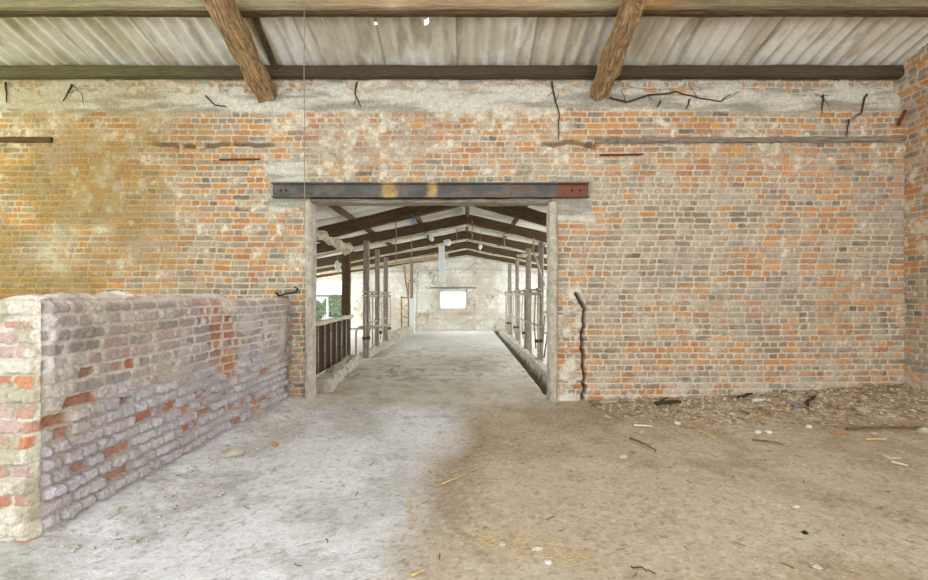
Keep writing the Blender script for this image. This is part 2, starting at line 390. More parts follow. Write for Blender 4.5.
# ------------------------------------------------------------------ ground
def heap(x, y):
    r = ss(2.2, 5.2, x)*ss(4.3, 5.5, y+(fbm(x*1.6, y*1.6, 5, 3)-.5)*.5)*.115
    r += ss(1.5, 2.1, x)*ss(5.0, 5.5, y)*.035
    r += ss(4.2, 5.5, x)*ss(2.5, 5, y)*.05
    # crumbs heaped along the foot of the low wall
    w = ss(-1.78, -2.16, x+(fbm(x*4, y*4, 6, 3)-.5)*.18)*(y < 5.6); r += w*.07*(.5+fbm(x*3, y*3, 8, 3))
    return r
def gheight(x, y):
    return heap(x, y)+(fbm(x*.9, y*.9, 1, 3)-.5)*.022+(fbm(x*6, y*6, 2, 3)-.5)*.010*(1+2*ss(4.2, 5.3, y)*ss(1.2, 2.4, x))-.004
def gh(x, y): return float(gheight(np.array([float(x)]), np.array([float(y)]))[0])
def ground_style(x, y):
    z = gheight(x, y); n1 = fbm(x*.8, y*.8, 201, 4); n2 = fbm(x*5, y*5, 202, 4); n3 = fbm(x*24, y*24, 203, 3)
    debris = ss(1.4, 2.4, x+(n2-.5)*.6)*ss(3.9, 5.2, y+(n1-.5)*1.2)
    z = z+(n3-.5)*.006+debris*(fbm(x*28, y*28, 207, 2)-.5)*.05
    # pale lime-dusted concrete to the left, brown earth to the right; the border runs towards the doorway
    xb = -.36+(y-2.1)*.16+(fbm(x*1.2, y*1.2, 204, 3)-.5)*.5
    br = ss(-.22, .30, x-xb)
    grey = mix(C3(190, 188, 184)*np.ones(x.shape+(1,)), C3(218, 218, 220), ss(.32, .66, fbm(x*1.8, y*1.8, 205, 4)))
    grey = mix(grey, C3(160, 156, 150), ss(.58, .72, n2)*.4)
    brown = mix(C3(166, 148, 123)*np.ones(x.shape+(1,)), C3(190, 175, 152), ss(.34, .66, n1*.6+n2*.4))
    brown = mix(brown, C3(138, 114, 88), ss(.35, .0, np.abs(x-xb-.20))*.55*ss(5.2, 4.2, y))
    brown = mix(brown, C3(200, 188, 168), ss(.5, .66, fbm(x*1.1+4, y*1.1, 209, 3))*.5)
    brown = mix(brown, C3(168, 140, 104), debris*.5)
    c = mix(grey, brown, br*(1-ss(5.1, 5.9, y)*ss(1.1, .9, x)*.5))
    c = mix(c, mix(C3(166, 156, 138)*np.ones(x.shape+(1,)), C3(190, 182, 166), ss(.35, .65, n2)), ss(4.9, 5.6, y+(n1-.5)*.6)*ss(1.3, 1.0, x)*.85)
    spk = fbm(x*45, y*45, 206, 2)
    c = mix(c, C3(112, 92, 66), ss(.66, .74, spk)*(.35+.5*debris))
    c = mix(c, C3(222, 214, 198), ss(.32, .25, spk)*(.3+.6*debris))
    c = c*(.90+.2*n3)[..., None]
    return z, c
def tiles(name, x0, x1, y0, y1, dx, dy, style):
    nu = int((x1-x0)/dx)+1; nv = int((y1-y0)/dy)+1
    X, Y = np.meshgrid(np.linspace(x0, x1, nu), np.linspace(y0, y1, nv), indexing='ij')
    z, c = style(X, Y); return np.stack([X, Y, z], -1).reshape(-1, 3), grid_faces(nu, nv), c.reshape(-1, 3)
def join_np(parts):
    V = []; Fq = []; Cc = []; k = 0
    for v, q, c in parts: V.append(v); Fq.append(q+k); Cc.append(c); k += len(v)
    return np.concatenate(V), np.concatenate(Fq), np.concatenate(Cc)
P, f, c = join_np([tiles('g', -2.6, 5.52, 1.7, 5.80, .0125, .0125, ground_style), tiles('g', -8, 5.52, -6, 1.7, .15, .15, ground_style),
                   tiles('g', -8, -2.6, 1.7, 5.75, .15, .15, ground_style)])
o = mesh_obj('floor', P, f, M['ground'], cols=c, smooth=True); struct(o)

# stall passage floor (concrete), gutter to the right, stall floors beyond
GX = 1.06
def passage_style(x, y):
    n1 = fbm(x*.9, y*.7, 301, 4); n2 = fbm(x*4, y*2.2, 302, 4); n3 = fbm(x*20, y*20, 303, 3)
    z = (n1-.5)*.02+(n2-.5)*.012+(n3-.5)*.004; z = z+(gheight(x, y)-.004-z)*ss(6.3, 5.8, y)
    c = mix(C3(168, 162, 146)*np.ones(x.shape+(1,)), C3(204, 200, 186), ss(.34, .66, n2*.6+n1*.4))
    seam = ss(.035, .012, np.abs((y+(n1-.5)*.5) % 1.6-.8)); c = mix(c, C3(104, 96, 76), seam*.4)
    c = mix(c, C3(110, 100, 78), ss(.57, .70, n2)*.55); ck = ss(.018, .006, np.abs(fbm(x*1.4, y*.9, 305, 4)-.5)); c = mix(c, C3(96, 88, 70), ck*.5)
    c = mix(c, mix(C3(166, 156, 138)*np.ones(x.shape+(1,)), C3(190, 182, 166), ss(.35, .65, fbm(x*5, y*5, 202, 4))), ss(7.4, 5.8, y+(n1-.5)*1.0)*.85)
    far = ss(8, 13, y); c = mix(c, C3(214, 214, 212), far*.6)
    gut = ss(GX-.01, GX+.015, x+(n3-.5)*.02)*ss(1.27, 1.24, x+(n2-.5)*.1)
    z = z-gut*(.12+(n3-.5)*.03); c = mix(c, C3(92, 78, 56), gut*.85)
    wh = ss(1.34, 1.5, x); c = mix(c, C3(206, 204, 200), wh*.8)
    wl = ss(-2.1, -2.3, x); c = mix(c, C3(200, 198, 192), wl*.6)
    return z, c*(.88+.24*n3)[..., None]
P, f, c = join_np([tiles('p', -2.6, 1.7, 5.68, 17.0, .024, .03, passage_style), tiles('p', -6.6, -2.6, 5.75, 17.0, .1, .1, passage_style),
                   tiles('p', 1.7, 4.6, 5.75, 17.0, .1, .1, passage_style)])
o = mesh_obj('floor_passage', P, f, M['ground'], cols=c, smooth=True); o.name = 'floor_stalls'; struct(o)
# ground outdoors
v, q = box_np(-40, 40, 17.0, 60, -.25, -.02); o = mesh_obj('yard', v, q, M['grass']); o.name = 'ground_outside'; struct(o)

# ------------------------------------------------------------------ shed roof (corrugated sheets)
WL = .177; AMP = .026
def zroof(y): return 4.135+.28*(5.36-y)
def roof_grid():
    xs = np.arange(-8.2, 5.75, WL/10); ys = np.concatenate([np.arange(0.2, 3.9, .3), np.arange(3.9, 5.8, .035)])
    X, Y = np.meshgrid(xs, ys, indexing='ij')
    ov = np.floor((X+.1)/(WL*5))
    fr = ((X+.1)/(WL*5))-ov
    Z = zroof(Y)+AMP*np.cos(2*math.pi*X/WL)+AMP+.010*(_h(ov.astype(int), ov.astype(int)*0, 4)-.5)+.012*ss(.04, .0, fr)
    n = fbm(X*3, Y*2, 401, 4); n2 = fbm(X*14, Y*3, 402, 3)
    c = mix(C3(204, 199, 182)*np.ones(X.shape+(1,)), C3(228, 227, 220), ss(.36, .64, n))
    c = mix(c, C3(150, 138, 116), ss(.54, .70, n2)*.5)
    lap = ss(.05, .01, fr)+ss(.03, .012, np.abs(fr-.5))*.0
    c = mix(c, C3(84, 74, 60), lap*.6)
    c = mix(c, C3(214, 216, 220), ss(4.95, 5.4, Y)*.35*ss(.4, .6, n))
    c = mix(c, C3(150, 140, 86), ss(-2.6, -5, X)*.25)  # leafy green side light painted into the sheets at left
    holes = [(-.98, 4.815, .022), (-.42, 4.81, .034)]
    def keep(i, j):
        cx = (X[:-1, :-1]+X[1:, 1:]).ravel()/2; cy = (Y[:-1, :-1]+Y[1:, 1:]).ravel()/2; k = np.ones(len(cx), bool)
        for hx, hy, r in holes: k &= ((cx-hx)**2+(cy-hy)**2) > r*r
        return k
    f = grid_faces(len(xs), len(ys), keep)
    return np.stack([X, Y, Z], -1).reshape(-1, 3), f, c.reshape(-1, 3)
P, f, c = roof_grid(); o = mesh_obj('ceiling', P, f[:, ::-1], M['sheet'], cols=c, smooth=True); struct(o)

# purlins and hewn rafters
def purlin_cols(kind):
    def fn(p):
        x = p[:, 0]; n = fbm(x*1.3, p[:, 2]*4, 501, 3); base = np.tile(C3(84, 72, 56), (len(p), 1))
        if kind == 'upper':
            base = mix(C3(162, 152, 122)*np.ones((len(p), 1)), C3(166, 142, 112), ss(-2.0, -1.2, x)*ss(1.5, .3, x))
            base = mix(base, C3(120, 104, 80), ss(1.6, 2.2, x)*.7)
            base = mix(base, C3(176, 128, 76), ss(.5, .0, np.abs(x-1.9))*.6)
            base = mix(base, C3(204, 186, 150), ss(.18, .05, np.abs(x+.62+.3*n))*.6)
        base = mix(base, C3(120, 122, 74), ss(-2.3, -4, x)*.30)  # green-yellow side light tinted into the left ends
        return base*(.7+.5*n)[:, None]
    return fn
o = MB().timber((-8.2, 5.42, 4.055), (5.45, 5.42, 4.055), .11, .145, rough=.006, seed=2, seg=.1).build('wall_purlin', M['timber_attr'], cols=purlin_cols('lower'))
tag(o, 'long dark brown roof beam lying tight against the top of the brick wall', 'beam')
o = MB().timber((-8.2, 4.56, 4.325), (5.45, 4.56, 4.325), .12, .130, rough=.005, seed=3, seg=.1).build('upper_purlin', M['timber_attr'], cols=purlin_cols('upper'))
tag(o, 'thicker lighter roof beam across the very top of the picture, stained rusty', 'beam')
ow = MB().timber((-8.2, 4.60, 4.247), (5.45, 4.60, 4.247), .07, .03, rough=.004, seed=4, seg=.12).build('batten', M['dark_wood'])  # dark strip added for the shaded underside edge of the purlin
ow.parent = o; ow.location = Vector(ow.location)-Vector(o.location)
tag(ow, 'narrow dark strip added as the shaded underside of the beam')
def ry(y): return 3.955+.28*(5.36-y)-.11
mbf = MB().timber((-2.27, 2.9, ry(2.9)+.0), (-2.47, 5.50, ry(5.5)-.0), .23, .20, rough=.024, seed=5, nw=5, nh=5, seg=.05, ragged=.05, bevel=.2)
o = mbf.build('hewn_rafter', M['timber']); tag(o, 'rough hewn brown rafter at the left, sloping down onto the brick wall', 'rafter')
mbf = MB().timber((1.60, 2.9, ry(2.9)), (1.67, 5.50, ry(5.5)), .25, .20, rough=.03, seed=9, nw=5, nh=5, seg=.05, ragged=.05, bevel=.3, taper=.85)
o = mbf.build('hewn_rafter', M['timber']); tag(o, 'knotty hewn rafter at the right, sloping down beyond the doorway lintel', 'rafter')
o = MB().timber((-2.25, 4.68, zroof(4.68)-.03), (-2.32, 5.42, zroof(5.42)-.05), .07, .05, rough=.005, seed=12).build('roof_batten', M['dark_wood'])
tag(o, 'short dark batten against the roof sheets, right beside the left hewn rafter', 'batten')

# ------------------------------------------------------------------ doorway: lintel, jambs
root = empty('steel_lintel', (-.42, 5.45, 2.51), 'long dark steel beam over the doorway with a rust red right end', 'beam')
def lint_cols(p):
    x = p[:, 0]; n = fbm(x*5, p[:, 2]*8, 601, 3)
    c = mix(C3(84, 82, 80)*np.ones((len(p), 1)), C3(112, 106, 98), ss(.3, .7, n))
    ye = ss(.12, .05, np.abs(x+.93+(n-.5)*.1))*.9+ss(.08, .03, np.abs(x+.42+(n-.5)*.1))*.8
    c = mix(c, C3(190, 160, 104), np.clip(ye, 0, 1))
    c = mix(c, C3(116, 74, 54), ss(1.12, 1.15, x)); c = mix(c, C3(100, 66, 42), ss(.5, .75, n)*.6)
    return c
lx0, lx1 = -2.385, 1.53
mb = MB().timber((lx0, 5.475, 2.61), (lx1, 5.475, 2.61), .03, .17, rough=.002, seed=1, seg=.04, nh=6, bevel=.02)
mb.build('beam_web', M['metalcol'], root, cols=lint_cols)
mb = MB().timber((lx0, 5.45, 2.692), (lx1, 5.45, 2.692), .085, .016, rough=.001, seg=.05, seed=2, bevel=.02); mb.build('top_flange', M['metalcol'], root, cols=lint_cols)
mb = MB().timber((lx0, 5.45, 2.525), (lx1, 5.45, 2.525), .085, .016, rough=.001, seg=.05, seed=3, bevel=.02); mb.build('bottom_flange', M['metalcol'], root, cols=lint_cols)
for x in (1.33, 1.43, -2.29, -2.22):
    mb = MB().tube([(x, 5.462, 2.61), (x, 5.448, 2.61)], .014, 6); mb.build('bolt_head', M['darkiron'], root)
o = MB().timber((-1.92, 5.56, 2.482), (1.08, 5.56, 2.482), .18, .055, rough=.010, seed=14, nw=4).build('lintel_plank', M['grey_wood'])
tag(o, 'pale weathered plank lying directly under the steel beam of the doorway', 'plank')
def jamb(x0, x1, n):
    mb = MB().timber(((x0+x1)/2, 5.535, -.02), ((x0+x1)/2, 5.535, 2.46), x1-x0, .23, rough=.007, seed=n, up=(0, 1, 0), nw=4, nh=6, seg=.06)
    o = mb.build('trim_%d' % n, M['concrete']); struct(o); return o
jamb(-1.985, -1.90, 1); jamb(1.045, 1.15, 2)

# ------------------------------------------------------------------ low brick wall (limewashed) on the left
HY0, HY1, HX, HT = 2.27, 5.49, -2.18, .235
LW = [C3(172, 158, 152), C3(160, 146, 140), C3(148, 136, 132), C3(182, 170, 166), C3(172, 148, 142)]
def low_style(u, z, end=False):
    d, r1, r2, r3, fu, fv = bricks(u, z, seed=41, joint=.019, irr=.008, bond='mixed')
    n1 = fbm(u*1.7, z*1.7, 711, 4); n2 = fbm(u*8, z*8, 712, 4); n3 = fbm(u*26, z*26, 713, 3)
    e = d+(n3-.5)*.010+(n2-.5)*.003
    bm = ss(-.002, .0045, e)
    cb = pick(LW, r1)*(.86+.2*r2)[..., None]
    lime = mix(C3(204, 196, 180)*np.ones(u.shape+(1,)), C3(212, 208, 204), ss(.4, .7, n1))
    c = mix(lime*(.82+.3*n3)[..., None], cb, bm*.92)
    c = mix(c, lime, ss(.54, .66, fbm(u*5, z*5, 717, 4))*.45)
    # salts: cooler and whiter low on the wall, in a ragged tide
    tide = .62+(n1-.5)*.9-(u-HY0)*.02
    s = ss(tide+.18, tide-.12, z); c = mix(c, C3(196, 202, 218), s*(.36+.2*(n2-.5)*4*.5))
    low = ss(.85, .45, z)
    h = bm*(.020+(r3-.5)*(.012+.022*low)+(n3-.5)*.018+(n2-.5)*.014)+(n1-.5)*.03-(1-bm)*(.016*low-.004)
    c = mix(c, C3(158, 142, 126), (1-bm)*low*.6)  # recessed low joints painted darker: dirt plus joint shade
    # spalled bricks showing raw orange clay: a cascade below the notch, scattered ones low down
    casc = ss(.30, .10, np.abs(u-(4.02-.35*(z-.8))+(n1-.5)*.5))*ss(.35, .6, z)
    lown = ss(.75, .4, z+(u-HY0)*.05)*.16*ss(.35, .6, n1*.5+n2*.5)
    sp = (r2 < casc*.9+lown+.02).astype(float)*ss(-.003, .004, d)
    c = mix(c, pick([C3(186, 122, 82), C3(172, 108, 76), C3(194, 146, 114)], r3)*(.8+.4*n3)[..., None], sp*np.maximum(ss(.44, .56, n2), casc*.85)*.9)
    h = h-sp*(.018+.035*(r1))
    hole = (r3 > .93).astype(float)*ss(-.002, .006, d)*ss(1.1, .7, z); h -= hole*.06; c = mix(c, C3(176, 116, 78), hole*.7)
    # top: the near part keeps one more course of mortar, the notch is plastered
    tb = ss(.05, .0, 1.285-z+(n2-.5)*.03); c = mix(c, C3(208, 196, 186), tb*.8)
    pl = ss(.16, .06, np.abs(u-4.05))*ss(1.12, 1.2, z); c = mix(c, C3(216, 208, 190), pl*.9)
    foot = ss(.10, .0, z); h += foot*.04
    return h, c
def end_style(u, z):
    d, r1, r2, r3, fu, fv = bricks(u+.03, z, seed=43, joint=.014, irr=.008, L=.222)
    n1 = fbm(u*4, z*2.4, 721, 4); n2 = fbm(u*9, z*9, 722, 4); n3 = fbm(u*28, z*28, 723, 3)
    bm = ss(-.003, .006, d+(n3-.5)*.01)
    lime = mix(C3(176, 168, 146)*np.ones(u.shape+(1,)), C3(204, 198, 180), ss(.4, .6, n2))
    row = np.floor(z/.075)
    rr = _h(row.astype(np.int64), row.astype(np.int64)*0, 77)
    bare = (rr < .55).astype(float)*ss(.40, .48, n1+(1.0-z)*.12); bare *= (z < 1.17)*ss(.36, .5, n2+.05)
    clay = pick([C3(190, 132, 96), C3(180, 140, 124), C3(176, 124, 94), C3(184, 158, 148)], r1)
    c = mix(lime*(.9+.2*n3)[..., None], clay, bm*bare)
    stepped = np.sin(row*2.4)*.5+.5
    h = bm*.014+(n2-.5)*.035+(rr-.5)*.045+(n3-.5)*.012+ss(.95, .5, z)*.05
    return h, c
parts = []
topz = lambda u: 1.285-.03*ss(3.95, 4.05, u)+(fbm(u*3, u*0, 731, 3)-.5)*.05+(vn(u*25, u*0, 732)-.5)*.014
U, Zz = np.meshgrid(np.linspace(HY0, HY1, 640), np.linspace(0, 1, 250), indexing='ij')
T = topz(U); Zr = -.03+Zz*(T+.03); h, c = low_style(U, Zr)
edge = ss(0, .05, U-HY0)  # round the near corner
h = h*edge-.02*(1-edge)*(fbm(Zr*9, U*0, 741, 2))
Xf = HX+h-.03*ss(.06, .0, T-Zr)
parts.append((np.stack([Xf, U, Zr], -1).reshape(-1, 3), grid_faces(640, 250), c.reshape(-1, 3)))
U2, Z2 = np.meshgrid(np.linspace(-HT, 0, 48), np.linspace(0, 1, 250), indexing='ij')
T0 = float(topz(np.array([HY0]))[0]); Zr2 = -.03+Z2*(T0+.03); h2, c2 = end_style(U2, Zr2)
w1 = ss(-HT, -HT+.03, U2)*ss(0, -.03, U2); h2 = h2*w1
X2 = HX+U2; X2 = X2+np.where(U2 > -.001, Xf[0][None, :]-HX, 0)
parts.append((np.stack([X2, HY0-h2, Zr2], -1).reshape(-1, 3), grid_faces(48, 250), c2.reshape(-1, 3)))
# top
U3, W3 = np.meshgrid(np.linspace(HY0, HY1, 640), np.linspace(0, 1, 24), indexing='ij')
T3 = topz(U3); X3 = (HX-HT)*(1-W3)+Xf[:, -1][:, None]*W3
Z3 = T3+(fbm(U3*9, X3*9, 751, 4)-.5)*.05*np.sin(W3*math.pi)*ss(0, .06, U3-HY0)+.02*np.sin(W3*math.pi)*ss(0, .06, U3-HY0)
c3 = mix(C3(196, 184, 172)*np.ones(U3.shape+(1,)), C3(216, 208, 198), ss(.4, .6, fbm(U3*6, X3*6, 752, 3)))
parts.append((np.stack([X3, U3, Z3], -1).reshape(-1, 3), grid_faces(640, 24), c3.reshape(-1, 3)))
# rear face
U4, Z4 = np.meshgrid(np.linspace(HY0, HY1, 60), np.linspace(0, 1, 20), indexing='ij'); T4 = topz(U4)
parts.append((np.stack([HX-HT+0*U4, U4, -.03+Z4*(T4+.03)], -1).reshape(-1, 3), grid_faces(60, 20)[:, ::-1], np.tile(C3(180, 160, 140), (1200, 1))))
P, f, c = join_np(parts)
org = np.array([HX-HT/2, (HY0+HY1)/2, 0]); o = mesh_obj('low_brick_wall', P-org, f, M['limewash'], cols=c); o.location = org
tag(o, 'waist-high crumbling brick wall with bluish limewash, on the left of the floor', 'wall')

# iron hook on the wall end
mb = MB().tube([(-2.28, 5.40, 1.30), (-2.20, 5.38, 1.325), (-2.12, 5.37, 1.335), (-2.06, 5.37, 1.35), (-2.04, 5.37, 1.39), (-2.08, 5.37, 1.41)], .011, 7)
mb.tube([(-2.28, 5.40, 1.30), (-2.32, 5.39, 1.345)], .014, 6)
o = mb.build('iron_hook', M['darkiron'], smooth=True); tag(o, 'bent dark iron hook lying on the far end of the low limewashed wall', 'hook')

# ------------------------------------------------------------------ timbers and iron let into the brick wall
def let_in(name, x0, x1, z0, z1, h, m, label, cat, seed, y=5.485, w=.05, rough=.006):
    o = MB().timber((x0, y, z0), (x1, y, z1), w, h, rough=rough, seed=seed, seg=.06).build(name, m); tag(o, label, cat); return o
let_in('bond_timber', 1.62, 5.46, 3.235, 3.25, .065, M['grey_wood'], 'long weathered timber let into the brickwork to the right of the doorway', 'timber', 21, rough=.010)
let_in('bond_timber', -6.3, -5.15, 3.25, 3.245, .065, M['dark_wood'], 'short dark timber let into the brickwork at the far left edge', 'timber', 22)
let_in('rusty_rod', 1.68, 2.22, 3.055, 3.065, .022, M['rust'], 'thin rusty rod on the bricks to the right of the lintel, under the long timber', 'rod', 23, w=.03, rough=.002)
let_in('rusty_rod', -3.06, -2.56, 3.00, 3.005, .020, M['rust'], 'thin rusty rod on the bricks above and left of the lintel', 'rod', 24, w=.03, rough=.002)
let_in('iron_anchor', 5.38, 5.47, 3.42, 3.62, .03, M['rust'], 'short rusty iron anchor high in the right corner of the brickwork', 'anchor', 25, w=.03, rough=.002, y=5.46)

# dried roots and cracks on the rendered band
def wander(p0, p1, n, amp, seed):
    r = random.Random(seed); pts = []
    for k in range(n+1):
        t = k/n; pts.append((p0[0]+(p1[0]-p0[0])*t+r.uniform(-amp, amp), 5.463, p0[1]+(p1[1]-p0[1])*t+r.uniform(-amp, amp)))
    return pts
def px(x, y): return ((x-465)/81.2, 1.3+(296-y)/81.2)
roots = [([(610, 96), (628, 100), (650, 94), (678, 90), (700, 96), (722, 100), (733, 92)], 'twisting dry root hanging under the beam to the right of the right rafter', [((628, 100), (622, 88)), ((700, 96), (690, 82)), ((650, 94), (655, 100)), ((722, 100), (742, 90))]),
         ([(826, 93), (825, 112)], 'small tuft of dry roots on the grey band towards the right corner', [((826, 96), (818, 92)), ((826, 96), (832, 104)), ((825, 94), (834, 93))]),
         ([(870, 92), (864, 112), (855, 117)], 'thin curved root right of the small tuft, near the right corner', []),
         ([(852, 118), (849, 136)], 'dark root creeping down the bricks at the right, below the grey band', []),
         ([(662, 99), (659, 106)], 'short dark twig on the grey band, left one of two beside the root', []),
         ([(692, 98), (688, 108)], 'short dark twig on the grey band, right one of two beside the root', []),
         ([(553, 80), (555, 96), (560, 113), (559, 138)], 'long dark root running down left of the right rafter to the brick ledge', [((554, 90), (548, 95)), ((556, 100), (560, 92))]),
         ([(356, 80), (354, 92), (360, 106)], 'dark drip-shaped root under the beam above the doorway', [((356, 84), (353, 104))]),
         ([(69, 82), (60, 100)], 'forked dry root hanging on the pale band at the left', [((70, 84), (78, 92)), ((78, 92), (81, 104)), ((64, 92), (74, 88))]),
         ([(2, 80), (3, 102)], 'dark root streak at the very left edge under the beam', []),
         ([(203, 94), (213, 103), (225, 105)], 'bent dry twig on the pale band just left of the left rafter', [])]
for k, (pl, lab, br) in enumerate(roots):
    mb = MB(); pts = []
    for a, b in zip(pl[:-1], pl[1:]):
        q = wander(px(*a), px(*b), 4, .008, k*11+len(pts)); pts += q[:-1] if b != pl[-1] else q
    mb.tube(pts, .012, 6, r1=.005)
    for a, b in br: mb.tube(wander(px(*a), px(*b), 4, .008, k+99), .004, 5, r1=.003)
    o = mb.build('dry_root', M['root']); tag(o, lab, 'root')
o = MB().tube([(-1.64, 4.49, 4.29), (-1.642, 4.488, 3.6), (-1.636, 4.49, 2.9), (-1.638, 4.488, 1.97)], .0045, 5).build('hanging_wire', M['string'])
tag(o, 'thin straight wire hanging from the roof beam past the left end of the lintel', 'wire')
# sagging cobweb-laden string across the doorway corner at right
o = MB().tube([(1.66, 5.40, 3.93)]+[(1.66+1.4*t, 5.395, 3.93-.10*math.sin(math.pi*t)) for t in (.2, .4, .6, .8)]+[(3.06, 5.40, 3.92)], .004, 4).build('sagging_string', M['string'])
tag(o, 'thin dusty string sagging below the wall beam to the right of the right rafter', 'string')

# ------------------------------------------------------------------ stall barn behind the doorway
BY = 16.8
RX = .05
def broof(x): return 3.16-.19*abs(x-RX)
def endwall_style(x, z):
    d, r1, r2, r3, fu, fv = bricks(x, z, seed=61, L=.44, Hc=.20, joint=.015, irr=.01)
    n1 = fbm(x*1.1, z*1.1, 801, 4); n2 = fbm(x*4, z*4, 802, 4); n3 = fbm(x*14, z*14, 803, 3)
    c = mix(C3(214, 213, 204)*np.ones(x.shape+(1,)), C3(232, 231, 224), ss(.35, .65, n2))
    jl = (1-ss(0, .012, d))*ss(.42, .58, n2); c = mix(c, C3(176, 168, 148), jl*.55)
    c = mix(c, C3(176, 158, 126), ss(.50, .70, n1+.12*ss(1.2, .3, z))*.45)
    cr = ss(.02, .008, np.abs(fbm(x*1.6, z*1.6, 810, 4)-.5)); c = mix(c, C3(140, 132, 112), cr*.7*ss(.4, .55, n1))
    br = ss(.34, .2, np.abs(x-.02))*ss(.10, .05, np.abs(z-.63)); c = mix(c, C3(182, 140, 112), br*.6)
    c = mix(c, C3(166, 160, 144), ss(.05, .02, np.abs(z-2.33+.03*np.abs(x)))*.5)
    h = (n2-.5)*.03+ss(0, .015, d)*.004
    return h, c*(.92+.16*n3)[..., None]
WX0, WX1, WZ0, WZ1 = -.70, .09, .78, 1.52
WX0, WX1 = (439-465)/440*BY, (467-465)/440*BY
def keep_end(x, z):
    win = (x > WX0) & (x < WX1) & (z > WZ0) & (z < WZ1); door = (x > -6.2) & (x < -4.42) & (z < 1.86)
    return ~(win | door) & (z < broof(x)+.05)
P, f, c = wall_surface('e', -6.6, 4.2, -.1, 3.3, .03, .025, lambda U, V, h: np.stack([U, BY-h, V], -1), endwall_style, None, keep_end)
Vs = [P]; Fs = [f]; Cs = [c]; k = len(P)
for b in [(-6.6, -6.2, BY+.03, BY+.28, -.1, 2.0), (-4.42, WX0, BY+.03, BY+.28, -.1, 2.2), (WX1, 4.2, BY+.03, BY+.28, -.1, 2.2), (WX0, WX1, BY+.03, BY+.28, -.1, WZ0), (WX0, WX1, BY+.03, BY+.28, WZ1, 2.9),
          (-6.2, -4.42, BY+.03, BY+.28, 1.86, 1.95)]:
    v, q = box_np(*b); Vs.append(v); Fs.append(q+k); Cs.append(np.tile(C3(206, 202, 186), (8, 1))); k += 8
o = mesh_obj('wall_far', np.concatenate(Vs), np.concatenate(Fs), M['masonry'], cols=np.concatenate(Cs)); struct(o)
# low unseen side walls, left open above to let light in
for nm, x0, x1 in (('wall_stall_left', -6.6, -6.4), ('wall_stall_right', 4.2, 4.4)):
    v, q = box_np(x0, x1, 5.83, 17.0, -.1, .85)
    o = mesh_obj(nm, v, q, M['masonry'], cols=np.tile(C3(206, 202, 190), (8, 1))); struct(o)
# window
wr = empty('window_1', ((WX0+WX1)/2, BY+.1, WZ0), 'small bright window in the far end wall of the stalls', None)
wr['kind'] = 'structure'; del wr['label']
mb = MB()
for (a, b) in [((WX0, WZ1-.03), (WX1, WZ1-.03)), ((WX0, WZ0+.02), (WX1, WZ0+.02)), ((WX0+.02, WZ0), (WX0+.02, WZ1)), ((WX1-.02, WZ0), (WX1-.02, WZ1))]:
    mb.timber((a[0], BY+.1, a[1]), (b[0], BY+.1, b[1]), .05, .05, up=(0, 1, 0), rough=0, bevel=0, nw=1, nh=1, seg=9)
mb.build('window_frame', M['white'], wr)
g = bpy.data.materials.new('dusty_glass'); g.use_nodes = True; nt = g.node_tree; nt.nodes.clear()
go = nt.nodes.new('ShaderNodeOutputMaterial'); tr = nt.nodes.new('ShaderNodeBsdfTransparent'); df = nt.nodes.new('ShaderNodeBsdfTranslucent'); mx = nt.nodes.new('ShaderNodeMixShader')
nz = nt.nodes.new('ShaderNodeTexNoise'); nz.inputs['Scale'].default_value = 5; mrr = nt.nodes.new('ShaderNodeMapRange'); mrr.inputs['To Min'].default_value = .0; mrr.inputs['To Max'].default_value = .08
nt.links.new(nz.outputs['Fac'], mrr.inputs[0]); nt.links.new(mrr.outputs[0], mx.inputs[0]); df.inputs['Color'].default_value = (.95, .97, 1, 1)
nt.links.new(tr.outputs[0], mx.inputs[1]); nt.links.new(df.outputs[0], mx.inputs[2]); nt.links.new(mx.outputs[0], go.inputs[0])
MB().box(WX0+.03, WX1-.03, BY+.095, BY+.105, WZ0+.03, WZ1-.03).build('glass_pane', g, wr)
o = MB().timber((WX0-.35, BY-.03, WZ1+.09), (WX1+.35, BY-.03, WZ1+.09), .05, .05, rough=.006, seed=3).build('window_lintel', M['grey_wood'], wr)

# barn roof sheets
def barn_roof(x0, x1, sgn):
    ys = np.arange(5.84, 17.3, WL/6); xs = np.linspace(x0, x1, 12)
    X, Y = np.meshgrid(xs, ys, indexing='ij')
    Z = 3.22-.19*np.abs(X-RX)+.022*np.cos(2*math.pi*Y/WL)+.02
    n = fbm(X*2, Y*3, 901, 4)
    c = mix(C3(200, 197, 182)*np.ones(X.shape+(1,)), C3(226, 225, 214), ss(.35, .65, n))
    c = mix(c, C3(120, 108, 84), ss(.56, .7, fbm(X*5, Y*5, 902, 3))*.5)
    return np.stack([X, Y, Z], -1).reshape(-1, 3), grid_faces(len(xs), len(ys)), c.reshape(-1, 3)
P, f, c = join_np([barn_roof(-7.0, RX, 1), barn_roof(RX, 4.8, 1)])
o = mesh_obj('ceiling_stalls', P, f, M['sheet'], cols=c, smooth=True); struct(o)
